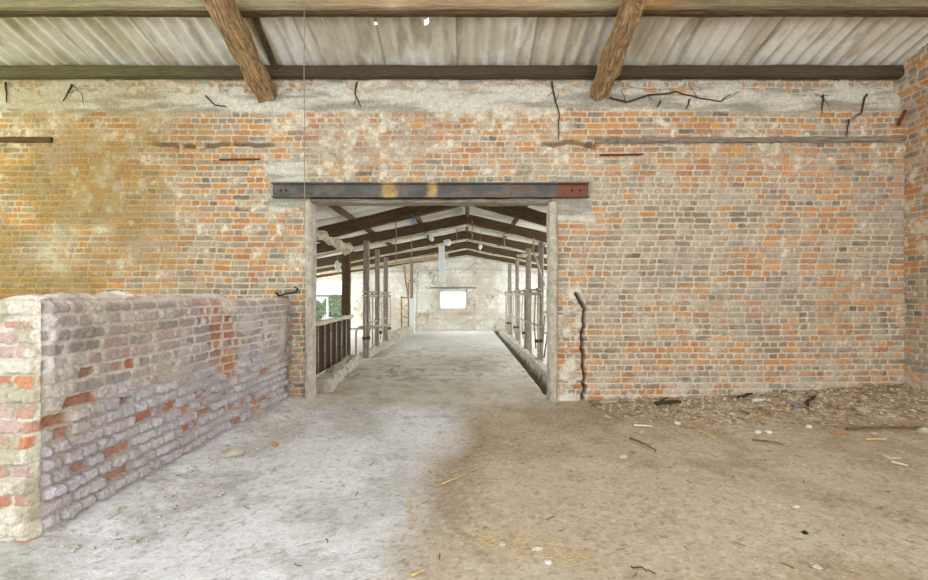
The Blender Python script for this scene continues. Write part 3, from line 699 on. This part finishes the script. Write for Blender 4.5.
# roof frames: two dark rafters and a pale conduit each
tru = [(7.45, 3.03-.02, .235, .27), (9.75, 2.86, .20, .235), (12.1, 2.86, .19, .21), (14.3, 2.86, .165, .20), (16.45, 2.83, .15, .19)]
names = ['nearest', 'second', 'middle', 'fourth', 'farthest']
for k, (y, za, sl, sr) in enumerate(tru):
    za = [2.84, 2.90, 2.88, 2.86, 2.84][k]     # underside at the ridge
    rt = empty('roof_frame', (RX, y, za), '%s dark timber roof frame over the stall passage, sloping both ways' % names[k], 'roof frame')
    hh = .22
    for sg, xe, s_ in ((-1, -6.5, sl), (1, 4.3, sr)):
        s_ = .195 if False else s_
        L = abs(xe-RX); ze = za-s_*L
        if ze > broof(xe)-.1: ze = broof(xe)-.1
        MB().timber((RX, y, za+hh/2), (xe, y, ze+hh/2), .10, hh, rough=.008, seed=k*3+sg, seg=.15, nw=2).build('rafter', M['dark_wood'], rt)
    if k >= 1:
        for sg, xe, s_ in ((-1, -6.0, sl), (1, 4.0, sr)):
            L = abs(xe-RX); pts = [(RX+sg*L*t, y-.085, za-.035-s_*L*t-.03*math.sin(t*9)**2) for t in np.linspace(0, 1, 12)]
            MB().tube(pts, .028, 7).build('conduit', M['cream'], rt, smooth=True)
# purlins running along the barn under the sheets
for k, x in enumerate((-5.4, -4.3, -3.2, -2.1, -1.0, 1.1, 2.2, 3.3)):
    o = MB().timber((x, 5.86, broof(x)-.015), (x, 16.75, broof(x)-.015), .08, .10, rough=.005, seed=30+k, seg=.2, nw=2, nh=2).build('stall_purlin', M['dark_wood'])
    tag(o, 'dark purlin under the stall roof sheets, number %d counted from the left' % (k+1) if False else
        ['dark purlin under the stall roof sheets, outermost at the far left', 'dark purlin under the stall roof sheets, second in from the left', 'dark purlin under the stall roof sheets, above the plank gate',
         'dark purlin over the row of posts left of the passage', 'dark purlin left of the ridge, above the passage', 'dark purlin right of the ridge, above the gutter',
         'dark purlin over the stalls behind the right row of posts', 'dark purlin under the stall roof sheets, outermost at the right'][k], 'purlin')
o = MB().timber((RX, 5.86, 3.09), (RX, 16.75, 3.09), .09, .14, rough=.005, seed=50, seg=.2).build('ridge_beam', M['dark_wood']); tag(o, 'dark ridge beam along the top of the stall roof', 'beam')
o = MB().timber((-6.3, 15.9, 2.02), (-.6, 15.9, 2.78), .07, .17, rough=.006, seed=51, seg=.2).build('brace_plank', M['pale_wood'])
tag(o, 'pale brown plank under the far roof frame on the left side', 'plank')

def xat(pxx, y): return (pxx-465)/F*y
# posts
posts = [('left', 346, 8.75, 2.36, .17, M['dark_wood'], 'thick dark timber post at the far end of the plank gate, left side'),
         ('left', 366, 9.2, 2.45, .13, M['grey_wood'], 'grey timber post, first one past the thick dark post on the left'),
         ('left', 377, 10.4, 2.40, .11, M['grey_wood'], 'grey timber post, middle one of the three slim ones at the left barrier'),
         ('left', 385.5, 11.7, 2.32, .12, M['grey_wood'], 'grey timber post at the far end of the left cattle barrier'),
         ('left', 411.5, 15.2, 2.5, .11, M['grey_wood'], 'tall slim post near the far wall, left, its foot in a white sleeve'),
         ('right', 540.5, 8.75, 2.38, .11, M['grey_wood'], 'grey post nearest the doorway on the right of the passage'),
         ('right', 528, 10.4, 2.42, .13, M['grey_wood'], 'thickest grey post of the right row, second from the doorway'),
         ('right', 517, 12.7, 2.40, .11, M['grey_wood'], 'grey post of the right row, third from the doorway'),
         ('right', 509.5, 14.8, 2.38, .12, M['grey_wood'], 'grey post of the right row, nearest the far wall')]
P_X = []
for k, (sd, p, y, top, w, m, lab) in enumerate(posts):
    x = xat(p, y); P_X.append((x, y))
    top = min(top, broof(x)-.05)
    # run up to the frame or purlin above
    o = MB().timber((x, y, -.01), (x+.01, y, top), w, w*.9, up=(0, 1, 0), rough=.006, seed=60+k, seg=.12, nw=2, nh=2).build('stall_post', m); tag(o, lab, 'post')
x, y = P_X[4]
o = MB().box(x-.11, x+.11, y-.10, y+.10, 0, 1.22).build('white_sleeve', M['white']); tag(o, 'white boxed sleeve around the foot of the slim post by the far wall', 'sleeve')

# kerbs on the left
def kerb(name, pts, w, h, seed, lab):
    mb = MB()
    for k in range(len(pts)-1):
        a, b = pts[k], pts[k+1]; mb.timber((a[0]-w/2, a[1], h/2-.02), (b[0]-w/2, b[1], h/2-.02), w, h+.04, rough=.022, seed=seed+k, nw=5, nh=4, seg=.06, bevel=.2)
    o = mb.build(name, M['concrete']); tag(o, lab, 'kerb')
kerb('concrete_kerb', [(-1.80, 5.92), (-1.92, 7.2), (-2.04, 8.55)], .30, .16, 1, 'rough concrete kerb along the foot of the dark plank gate')
kerb('concrete_kerb', [(-2.03, 9.3), (-1.95, 10.9), (-1.93, 12.3)], .22, .12, 7, 'low rough concrete kerb under the left cattle barrier')
kerb('concrete_kerb', [(-1.86, 12.5), (-1.80, 14.0), (-1.75, 15.0)], .30, .28, 15, 'broken higher concrete kerb left of the passage near the far wall')
o = MB().timber((1.38, 5.9, .0), (1.38, 16.7, .0), .20, .12, rough=.014, seed=19, nw=4, nh=3, seg=.1).build('concrete_kerb', M['concrete'])
tag(o, 'long pale concrete kerb behind the gutter on the right of the passage', 'kerb')
# fallen stones in the gutter
for k, (x, y, s) in enumerate([(1.17, 9.6, .10), (1.2, 11.3, .09), (1.15, 13.2, .12)]):
    pass

# plank gate, left
gr = empty('plank_gate', (-2.22, 7.4, .14), 'dark brown boarded feed gate with pale steel uprights, left behind the doorway', 'gate')
gy = np.linspace(6.05, 8.6, 9)
for k in range(8):
    MB().box(-2.30, -2.27, gy[k]+.004, gy[k+1]-.004, .10, .86, rough=0, seed=k).build('board', M['board'], gr)
for k in range(8):
    MB().tube([(-2.24, gy[k]+.02, .12), (-2.24, gy[k]+.02, .87)], .012, 8).build('upright', M['galv'], gr, smooth=True)
MB().timber((-2.24, 5.95, .88), (-2.24, 8.66, .90), .10, .07, rough=.010, seed=4).build('top_rail', M['cream'], gr)
# thin rail above the gate
o = MB().tube([(-2.5, 5.67, 1.305), (-2.46, 8.75, 1.30)], .014, 7).build('steel_rail', M['galv'], smooth=True); tag(o, 'thin steel rail running level above the plank gate', 'rail')

def barrier(lab, p0, p1, ztop, nb, seed, sgn):
    (x0, y0), (x1, y1) = p0, p1
    rt = empty('cattle_barrier', ((x0+x1)/2, (y0+y1)/2, 0), lab, 'barrier')
    for dz, r in ((0, .030), (.075, .022)):
        MB().tube([(x0, y0, ztop+dz), (x1, y1, ztop+dz)], r, 8).build('top_rail', M['galv'], rt, smooth=True)
    MB().tube([(x0, y0, .72), (x1, y1, .72)], .020, 8).build('middle_rail', M['galv'], rt, smooth=True)
    for k in range(nb):
        t = (k+.3)/nb; x = x0+(x1-x0)*t; y = y0+(y1-y0)*t
        u = MB().tube([(x, y, .02), (x, y, ztop+.03)], .020, 8).build('upright', M['galv'], rt, smooth=True)
        MB().tube([(x-.03, y, ztop+.10), (x+.03, y, ztop-.03)], .020, 6).build('clamp', M['rust'], rt)
        if k % 2 == 0:
            yy = y+.22
            MB().tube([(x+sgn*.01, yy, .25), (x+sgn*.05, yy-.02, .75), (x+sgn*.02, yy, ztop)], .015, 7).build('locking_bar', M['galv'], rt, smooth=True)
            mb = MB().tube([(x-.07, y, .42), (x+.09, y, .43)], .035, 7); mb.build('latch_block', M['rust'], rt)
    return rt
barrier('steel cattle barrier with uprights and clamps, left of the passage', (-2.06, 8.95), (-2.10, 12.4), 1.31, 5, 1, 1)
barrier('steel cattle barrier with thin uprights, right of the passage', (1.43, 8.3), (1.41, 15.8), 1.35, 8, 2, -1)
# bent tube divider on the left, diagonal gate on the right
def arch(x, y, w, z, lab):
    pts = [(x, y, 0)]+[(x, y, z-.15)]+[(x-.15+.15*math.cos(a), y, z-.15+.15*math.sin(a)) for a in np.linspace(.3, math.pi/2, 4)]+[(x-w, y, z)]
    o = MB().tube(pts, .024, 8).build('tube_divider', M['galv'], smooth=True); tag(o, lab, 'divider'); return o
yy = 9.4; xx = xat(356, yy)
pts = [(xx, yy, .0), (xx, yy, .52)]+[(xx+.12-.12*math.cos(a), yy, .52+.12*math.sin(a)) for a in np.linspace(.3, math.pi/2, 4)]+[(xx+.62, yy+.6, .64)]
o = MB().tube(pts, .024, 8).build('tube_divider', M['galv'], smooth=True); tag(o, 'bent steel tube divider standing just past the thick dark post', 'divider')
o = MB().tube([(-5.0, 9.8, .45), (xat(384, 11.9), 11.9, .45)], .022, 7).build('steel_rail', M['galv'], smooth=True); tag(o, 'low steel rail crossing behind the left cattle barrier', 'rail')
rt = empty('stall_divider', (2.1, 9.3, 0), 'steel stall divider with slanting tubes behind the right posts', 'divider')
MB().tube([(1.55, 8.9, .95), (1.75, 9.0, 1.0), (2.9, 9.4, 1.0)], .022, 8).build('rail', M['galv'], rt, smooth=True)
MB().tube([(1.60, 8.9, .05), (1.78, 8.95, 1.2)], .020, 8).build('slanting_tube', M['galv'], rt, smooth=True)
MB().tube([(1.55, 8.9, .05), (1.62, 8.9, .9)], .018, 8).build('slanting_tube', M['galv'], rt, smooth=True)
MB().tube([(1.5, 8.9, .55), (2.9, 9.4, .50)], .020, 8).build('rail', M['galv'], rt, smooth=True)
o = MB().tube([(xat(534, 8.6), 8.6, 2.15), (xat(545, 8.6), 8.6, 1.50)], .018, 6).build('loose_strut', M['galv']); tag(o, 'thin strut leaning beside the nearest post on the right', 'strut')

# brown wooden frame on the left near far wall
rt = empty('timber_frame', (xat(404, 14.5), 14.5, 0), 'thin reddish timber frame standing by the far left end of the passage', 'frame')
for p in (401.5, 408.5): MB().timber((xat(p, 14.5), 14.5, .1), (xat(p, 14.5), 14.5, 1.3 if p < 405 else 1.75), .05, .05, up=(0, 1, 0), rough=.004, seed=3).build('stile', M['timber'], rt)
for z in (.62, 1.26): MB().timber((xat(401.5, 14.5), 14.5, z), (xat(408.5, 14.5), 14.5, z-.03), .04, .04, rough=.003, seed=5).build('cross_bar', M['timber'], rt)
MB().timber((xat(404, 14.5), 14.45, 2.3), (xat(408.5, 14.5), 14.45, 1.2), .05, .05, rough=.004, seed=7).build('brace', M['timber'], rt)
# lamp stick, hanging strip
rt = empty('lamp_pole', (xat(417, 16), 16, 0), 'thin pole with a small white lamp on top, by the far wall', 'lamp')
MB().tube([(xat(416, 16), 16, 0), (xat(417.5, 16), 16, 2.20)], .018, 6).build('pole', M['galv'], rt)
import bmesh
def blob(name, loc, r, m, parent=None, sx=1, sy=1, sz=1, seed=0, rough=.25, sub=2):
    bm = bmesh.new(); bmesh.ops.create_icosphere(bm, subdivisions=sub, radius=1)
    for v in bm.verts:
        n = mnoise.noise(v.co*1.4+Vector((seed*3.1, seed, 0)))*rough+mnoise.noise(v.co*4+Vector((seed, 0, 2)))*rough*.3
        v.co = v.co*(1+n); v.co.x *= sx*r; v.co.y *= sy*r; v.co.z *= sz*r
    me = bpy.data.meshes.new(name); bm.to_mesh(me); bm.free(); me.materials.append(m)
    o = bpy.data.objects.new(name, me); COL.objects.link(o); o.location = loc
    if parent is not None:
        o.parent = parent; o.location = Vector(loc)-Vector(parent.location)
    return o
blob('lamp_globe', (xat(417.5, 16), 16, 2.24), .055, M['whitebit'], rt, rough=0)
x = xat(441.5, 13.0)
o = MB().timber((x, 13.0, 3.07), (x+.02, 13.0, 1.72), .18, .02, up=(0, 1, 0), rough=.003, seed=2).build('hanging_strip', M['white'])
tag(o, 'pale white plastic strip hanging from the stall roof', 'strip')
# broken lagging hanging off the first frame
mb = MB(); key = [(xat(314, 6.4), 6.4, 1.3+(296-233)/440*6.4), (xat(324, 6.8), 6.8, 2.22), (xat(334, 7.2), 7.2, 2.18), (xat(342, 7.5), 7.5, 2.14), (xat(350, 7.8), 7.8, 2.13)]
pts = [tuple(Vector(key[min(int(t), 3)]).lerp(Vector(key[min(int(t), 3)+1]), t-min(int(t), 3))) for t in np.linspace(0, 4, 40)]
mb.tube(pts, .055, 14, r1=.075); o = mb.build('lagged_pipe', M['cream']); tag(o, 'lumpy cream lagged pipe hanging at the upper left of the doorway', 'pipe')
for v in o.data.vertices:
    v.co += mnoise.noise_vector(v.co*7)*.07+mnoise.noise_vector(v.co*22)*.035
# strings, twine and wisps from the frames
hang = [(397, 9.7, 222, 262, M['string'], 'knotted string hanging left of the ridge, from the second roof frame'), (412, 12.0, 240, 292, M['string'], 'dusty cord hanging over the passage, left of the white strip'),
        (457, 12.0, 232, 242, M['string'], 'short frayed cord under the ridge of the middle frame'), (472, 9.7, 226, 240, M['string'], 'short cord hanging at the ridge of the second roof frame'),
        (504, 9.7, 238, 250, M['string'], 'short dark cord hanging from the second frame, right side'), (533, 8.5, 243, 256, M['string'], 'frayed cord above the nearest right post')]
for p, y, a, b, m, lab in hang:
    z0 = 1.3+(296-a)/F*y+.10; z1 = 1.3+(296-b)/F*y; x = xat(p, y)
    mb = MB().tube([(x+random.uniform(-.015, .015), y-.1, z0+(z1-z0)*t) for t in np.linspace(0, 1, 6)], .012, 5)
    o = mb.build('frayed_twine', m); tag(o, lab, 'cord')
x = xat(412, 7.35)
mb = MB()
for k in range(3): mb.tube([(x+.01*k, 7.38, 2.66-.02*k), (x+.015+.010*k, 7.34, 2.60), (x-.01+.008*k, 7.35, 2.53-.03*k)], .005, 5)
o = mb.build('blue_twine', M['twine']); tag(o, 'tuft of blue twine tied to the nearest roof frame', 'twine')
for k, (p, yy_, y, lab) in enumerate([(432, 238, 9.5, 'white rag of plastic snagged on the second roof frame, left of the ridge'), (448, 243, 12.0, 'white crumpled plastic caught above the hanging strip'),
                                   (522, 256, 9.5, 'pale torn lagging on the right end of the second roof frame'), (339, 266, 8.0, 'small pale bulb-shaped scrap hanging left beside the thick post'),
                                   (480, 247, 12.0, 'small pale scrap dangling right of the ridge')]):
    o = blob('plastic_scrap', (xat(p, y), y-.08, 1.3+(296-yy_)/F*y), .09, M['white'] if k != 2 else M['cream'], sx=1.2 if k in (1, 2) else .6, sy=.4, sz=.9 if k != 2 else .5, seed=k, rough=.7); tag(o, lab, 'scrap')
    if k in (3, 4): MB().tube([(xat(p, y), y-.08, 1.3+(296-yy_)/F*y), (xat(p, y)+.01, y-.08, broof(xat(p, y)))], .005, 5).build('thread', M['string'], o)

# outdoors beyond the far doorway
def foliage(name, loc, r, hgt, lab, seed):
    rng = np.random.default_rng(seed); n = 2600
    d = rng.normal(size=(n, 3)); d /= np.linalg.norm(d, axis=1)[:, None]; rad = rng.uniform(.55, 1, n)**.5
    c = d*rad[:, None]*np.array([r, r*.6, hgt/2])+np.array([0, 0, hgt/2])
    a = rng.normal(size=(n, 3)); a /= np.linalg.norm(a, axis=1)[:, None]; b = np.cross(a, rng.normal(size=(n, 3))); b /= np.linalg.norm(b, axis=1)[:, None]
    s = .09; V = np.concatenate([c+a*s, c+b*s*.5, c-a*s, c-b*s*.5]); i = np.arange(n); f = np.stack([i, i+n, i+2*n, i+3*n], 1)
    o = mesh_obj(name, V, f, M['leaf']); o.location = loc; tag(o, lab, 'bush'); return o
foliage('leafy_bush', (-7.9, 22.5, -.1), .7, 1.25, 'green bush outside, seen through the far left doorway', 1)
foliage('leafy_bush', (-8.2, 28, -.1), .9, 1.5, 'paler bush further outside, behind the nearer bush at the far left doorway', 2)
o = MB().timber((-5.3, 16.95, 0), (-5.3, 16.95, 1.86), .08, .06, up=(0, 1, 0), rough=.004, seed=3).build('doorway_post', M['white']); tag(o, 'white post dividing the far left doorway', 'post')

# ------------------------------------------------------------------ things lying on the ground
def gpix(pxx, pyy):
    y = 1.3*F/(pyy-296); 
    for _ in range(4):
        y = (1.3-gh((pxx-465)/F*y, min(y, 5.45)))*F/(pyy-296)
    y = min(y, 5.40); x = (pxx-465)/F*y
    return x, y, gh(x, y)
def stone(p, q, r, m, name, lab, cat, seed, sx=1.3, sy=1, sz=.55, group=None):
    r *= .78; x, y, z = gpix(p, q); o = blob(name, (x, y, z+r*sz*.55), r, m, sx=sx, sy=sy, sz=sz, seed=seed, rough=.45); o.rotation_euler.z = seed*1.3; tag(o, lab, cat, group); return o
stone(232, 456, .085, M['stone'], 'mortar_lump', 'grey mortar lump lying at the foot of the low limewashed wall', 'rubble', 3)
stone(275, 446, .035, M['brickbit'], 'brick_fragment', 'small orange brick fragment on the pale floor near the low wall', 'rubble', 4, sx=1, sz=.9)
stone(537, 550, .022, M['whitebit'], 'white_fragment', 'bright white chip in the straw at the bottom centre', 'rubble', 5, sx=2)
stone(502, 545, .02, M['whitebit'], 'white_fragment', 'pale chip left of the bright white one in the straw', 'rubble', 6)
stone(548, 563, .02, M['whitebit'], 'white_fragment', 'pale chip nearest the bottom edge of the picture, in the straw', 'rubble', 7)
stone(623, 457, .04, M['whitebit'], 'white_fragment', 'flat white scrap on the brown earth in front of the doorway corner', 'rubble', 8, sz=.2)
stone(677, 424, .04, M['whitebit'], 'white_fragment', 'white lump beside the dark twigs at the wall foot', 'rubble', 9)
stone(640, 432, .04, M['stone'], 'stone_flake', 'pale flake lying below the pale lath near the wall foot', 'rubble', 10, sz=.25)
stone(758, 433, .04, M['whitebit'], 'white_fragment', 'left one of two white pebbles on the earth, mid right', 'rubble', 11, sx=1)
stone(768, 433, .045, M['whitebit'], 'white_fragment', 'right one of two white pebbles on the earth, mid right', 'rubble', 12, sx=1)
stone(797, 408, .05, M['bluebit'], 'blue_grey_fragment', 'blue grey fragment in the debris by the wall at the right', 'rubble', 13)
stone(809, 428, .035, M['whitebit'], 'white_fragment', 'round white pebble in front of the debris heap at the right', 'rubble', 14, sx=1, sz=.8)
stone(837, 434, .05, M['brickbit'], 'brick_fragment', 'pinkish brick fragment in front of the debris heap at the right', 'rubble', 15, sz=.4)
stone(861, 412, .05, M['stone'], 'stone_flake', 'pale stone flake on the slope of the debris heap', 'rubble', 16)
stone(892, 458, .06, M['stone'], 'stone_flake', 'pale flat stone lying towards the right edge', 'rubble', 17, sz=.25)
stone(925, 432, .07, M['stone'], 'stone_flake', 'pale stone at the right edge beside the long stick', 'rubble', 18)
stone(795, 507, .028, M['stone'], 'stone_flake', 'rounded stone on bare earth, lower right', 'rubble', 19)
stone(805, 533, .020, M['darkiron'], 'dark_pebble', 'black pebble on the bare earth at the lower right', 'rubble', 20, sz=.4)
stone(816, 568, .026, M['stone'], 'stone_flake', 'pale pebble nearest the bottom edge at the right', 'rubble', 21)
stone(610, 402, .12, M['stone'], 'mortar_slab', 'flat pale mortar slab at the foot of the broken slot', 'rubble', 22, sx=2.2, sy=.8, sz=.16)
stone(503, 352, .10, M['darkiron'], 'dark_pebble', 'dark lump in the gutter right of the passage', 'rubble', 23) if False else None
def stick(p0, p1, r, m, name, lab, cat, seed=0, lift=.012, group=None, bend=.03):
    a = gpix(*p0); b = gpix(*p1); rr = random.Random(seed); n = 6; pts = []
    for k in range(n+1):
        t = k/n; x = a[0]+(b[0]-a[0])*t; y = a[1]+(b[1]-a[1])*t; z = gh(x, y)+lift+r*.5+.5*abs(bend)*math.sin(math.pi*t)*rr.uniform(.3, 1)
        pts.append((x+rr.uniform(-bend, bend)*.4, y+rr.uniform(-bend, bend)*.4, z))
    mb = MB().tube(pts, r, 6, r1=r*.6); o = mb.build(name, m); tag(o, lab, cat, group); return o
stick((655, 406), (682, 405), .030, M['root'], 'charred_branch', 'thick dark branch lying against the wall foot right of the doorway', 'branch', 1, bend=.05)
stick((658, 405), (668, 397), .014, M['root'], 'charred_branch', 'dark twig sticking up beside the thick branch', 'branch', 2)
stick((738, 399), (752, 393), .02, M['root'], 'dead_branch', 'dark stub of branch in the debris at the wall foot', 'branch', 3)
stick((752, 403), (770, 403), .022, M['whitebit'], 'pale_lath', 'short whitish lath on the debris by the wall', 'lath', 4, bend=.003)
stick((847, 431), (927, 429), .016, M['stick'], 'long_stick', 'long grey stick lying level towards the right edge', 'stick', 5)
stick((866, 441), (886, 441), .010, M['straw'], 'pale_lath', 'thin pale lath on the earth near the right edge', 'lath', 6, bend=.004)
stick((892, 464), (908, 468), .010, M['whitebit'], 'pale_lath', 'thin white lath on the earth at the right edge', 'lath', 7, bend=.004)
stick((806, 407), (814, 400), .020, M['root'], 'dead_branch', 'dark splinter leaning in the heap by the blue grey fragment', 'branch', 8)
stick((634, 427), (652, 428), .012, M['whitebit'], 'pale_lath', 'pale lath lying in front of the dark branch', 'lath', 9, bend=.004)
stick((700, 433), (716, 441), .010, M['straw'], 'thin_stick', 'curved pale stick in front of the debris strip', 'stick', 10)
stick((753, 442), (782, 446), .010, M['stick'], 'thin_stick', 'thin brown stick below the two white pebbles', 'stick', 11)
stick((631, 570), (654, 576), .004, M['root'], 'thin_stick', 'dark thin stick at the bottom edge, right of centre', 'stick', 12)
stick((409, 502), (411, 530), .005, M['straw'], 'straw_stalk', 'single straw stalk on the border of pale and brown floor', 'straw', 13, bend=.006)
stick((411, 579), (425, 573), .006, M['straw'], 'straw_stalk', 'yellow straw stalk at the bottom edge of the picture', 'straw', 14, bend=.004)
stick((442, 486), (462, 478), .006, M['straw'], 'straw_stalk', 'straw stalk on the dark border of the brown earth', 'straw', 15, bend=.006)
stick((630, 440), (655, 452), .010, M['stick'], 'thin_stick', 'brown stick on the earth in front of the doorway corner', 'stick', 16)
# chaff and twigs scattered in the debris strip, too many to count
def scatter(name, n, reg, L, r, m, lab, seed, hz=.01):
    rr = random.Random(seed); V = []; Fq = []
    for _ in range(n):
        x, y = reg(rr); z = gh(x, y)+rr.uniform(.002, hz); a = rr.uniform(0, 6.28); l = rr.uniform(*L)/2; w = r*rr.uniform(.6, 1.4)
        ti = rr.uniform(-.25, .25); d = Vector((math.cos(a), math.sin(a), ti)); s_ = Vector((-math.sin(a), math.cos(a), 0)); u = Vector((0, 0, 1)); c = Vector((x, y, z+abs(ti)*l))
        k = len(V); c2 = c+s_*l*rr.uniform(-.3, .3)
        for q in (c-d*l, c2, c+d*l):
            for e in (s_*w, (u*2-s_)*w*.6, (-s_-u)*w*.6): V.append(q+e)
        for b in (0, 3): 
            for j in range(3): Fq.append((k+b+j, k+b+(j+1) % 3, k+b+3+(j+1) % 3, k+b+3+j))
        Fq.append((k, k+2, k+1)); Fq.append((k+6, k+7, k+8))
    o = mesh_obj(name, V, Fq, m); tag(o, lab, 'debris', kind='stuff'); return o
def reg_wall(rr):
    while True:
        x = rr.uniform(1.5, 5.4); y = 5.42-abs(rr.gauss(0, .42))*(.5+.2*x)
        if y > 2.6: return x, y
def reg_pile(rr):
    t = rr.uniform(0, 1); return .08+.5*t+rr.gauss(0, .09), 2.36-.18*t+rr.gauss(0, .05)
def reg_all(rr): return rr.uniform(-2.0, 5.2), rr.uniform(1.8, 5.3)
def reg_left(rr): return -2.05+abs(rr.gauss(0, .25)), rr.uniform(2.2, 5.4)
scatter('loose_chaff', 420, reg_wall, (.02, .08), .0025, M['chaff'], 'loose straw and chips strewn along the foot of the brick wall', 1)
scatter('loose_twigs', 420, reg_wall, (.03, .12), .003, M['stick'], 'loose dry twigs strewn along the foot of the brick wall', 2, hz=.02)
scatter('straw_wisps', 150, reg_pile, (.02, .07), .0011, M['straw'], 'wisps of straw on the earth at the bottom centre', 3)
scatter('scattered_twigs', 260, reg_all, (.015, .06), .0022, M['stick'], 'tiny twigs scattered over the whole floor', 4)
def grit(name, n, reg, r, m, lab, seed):
    rr = random.Random(seed); V = []; Fq = []
    oc = [(1, 0, 0), (0, 1, 0), (-1, 0, 0), (0, -1, 0), (0, 0, 1), (0, 0, -1)]; of = [(0, 1, 4), (1, 2, 4), (2, 3, 4), (3, 0, 4), (1, 0, 5), (2, 1, 5), (3, 2, 5), (0, 3, 5)]
    for _ in range(n):
        x, y = reg(rr); s = r*rr.uniform(.4, 1.5)**1.5; a = rr.uniform(0, 6); z = gh(x, y)+s*.25; k = len(V)
        for p in oc:
            q = Vector(p)*s*rr.uniform(.7, 1.2); q.z *= .6; q.rotate(Matrix.Rotation(a, 3, 'Z')); V.append((x+q.x, y+q.y, z+q.z))
        Fq += [tuple(i+k for i in t) for t in of]
    o = mesh_obj(name, V, Fq, m); tag(o, lab, 'debris', kind='stuff'); return o
grit('pale_grit', 520, reg_wall, .020, M['stone'], 'pale grit and crumbs of mortar along the foot of the brick wall', 5)
grit('brick_crumbs', 70, reg_wall, .013, M['brickbit'], 'crumbs of orange brick along the foot of the brick wall', 6)
grit('limewash_crumbs', 420, reg_left, .012, M['stone'], 'crumbs of limewash and mortar at the foot of the low wall', 7)
grit('floor_grit', 350, reg_all, .006, M['stone'], 'fine grit scattered over the floor', 8)
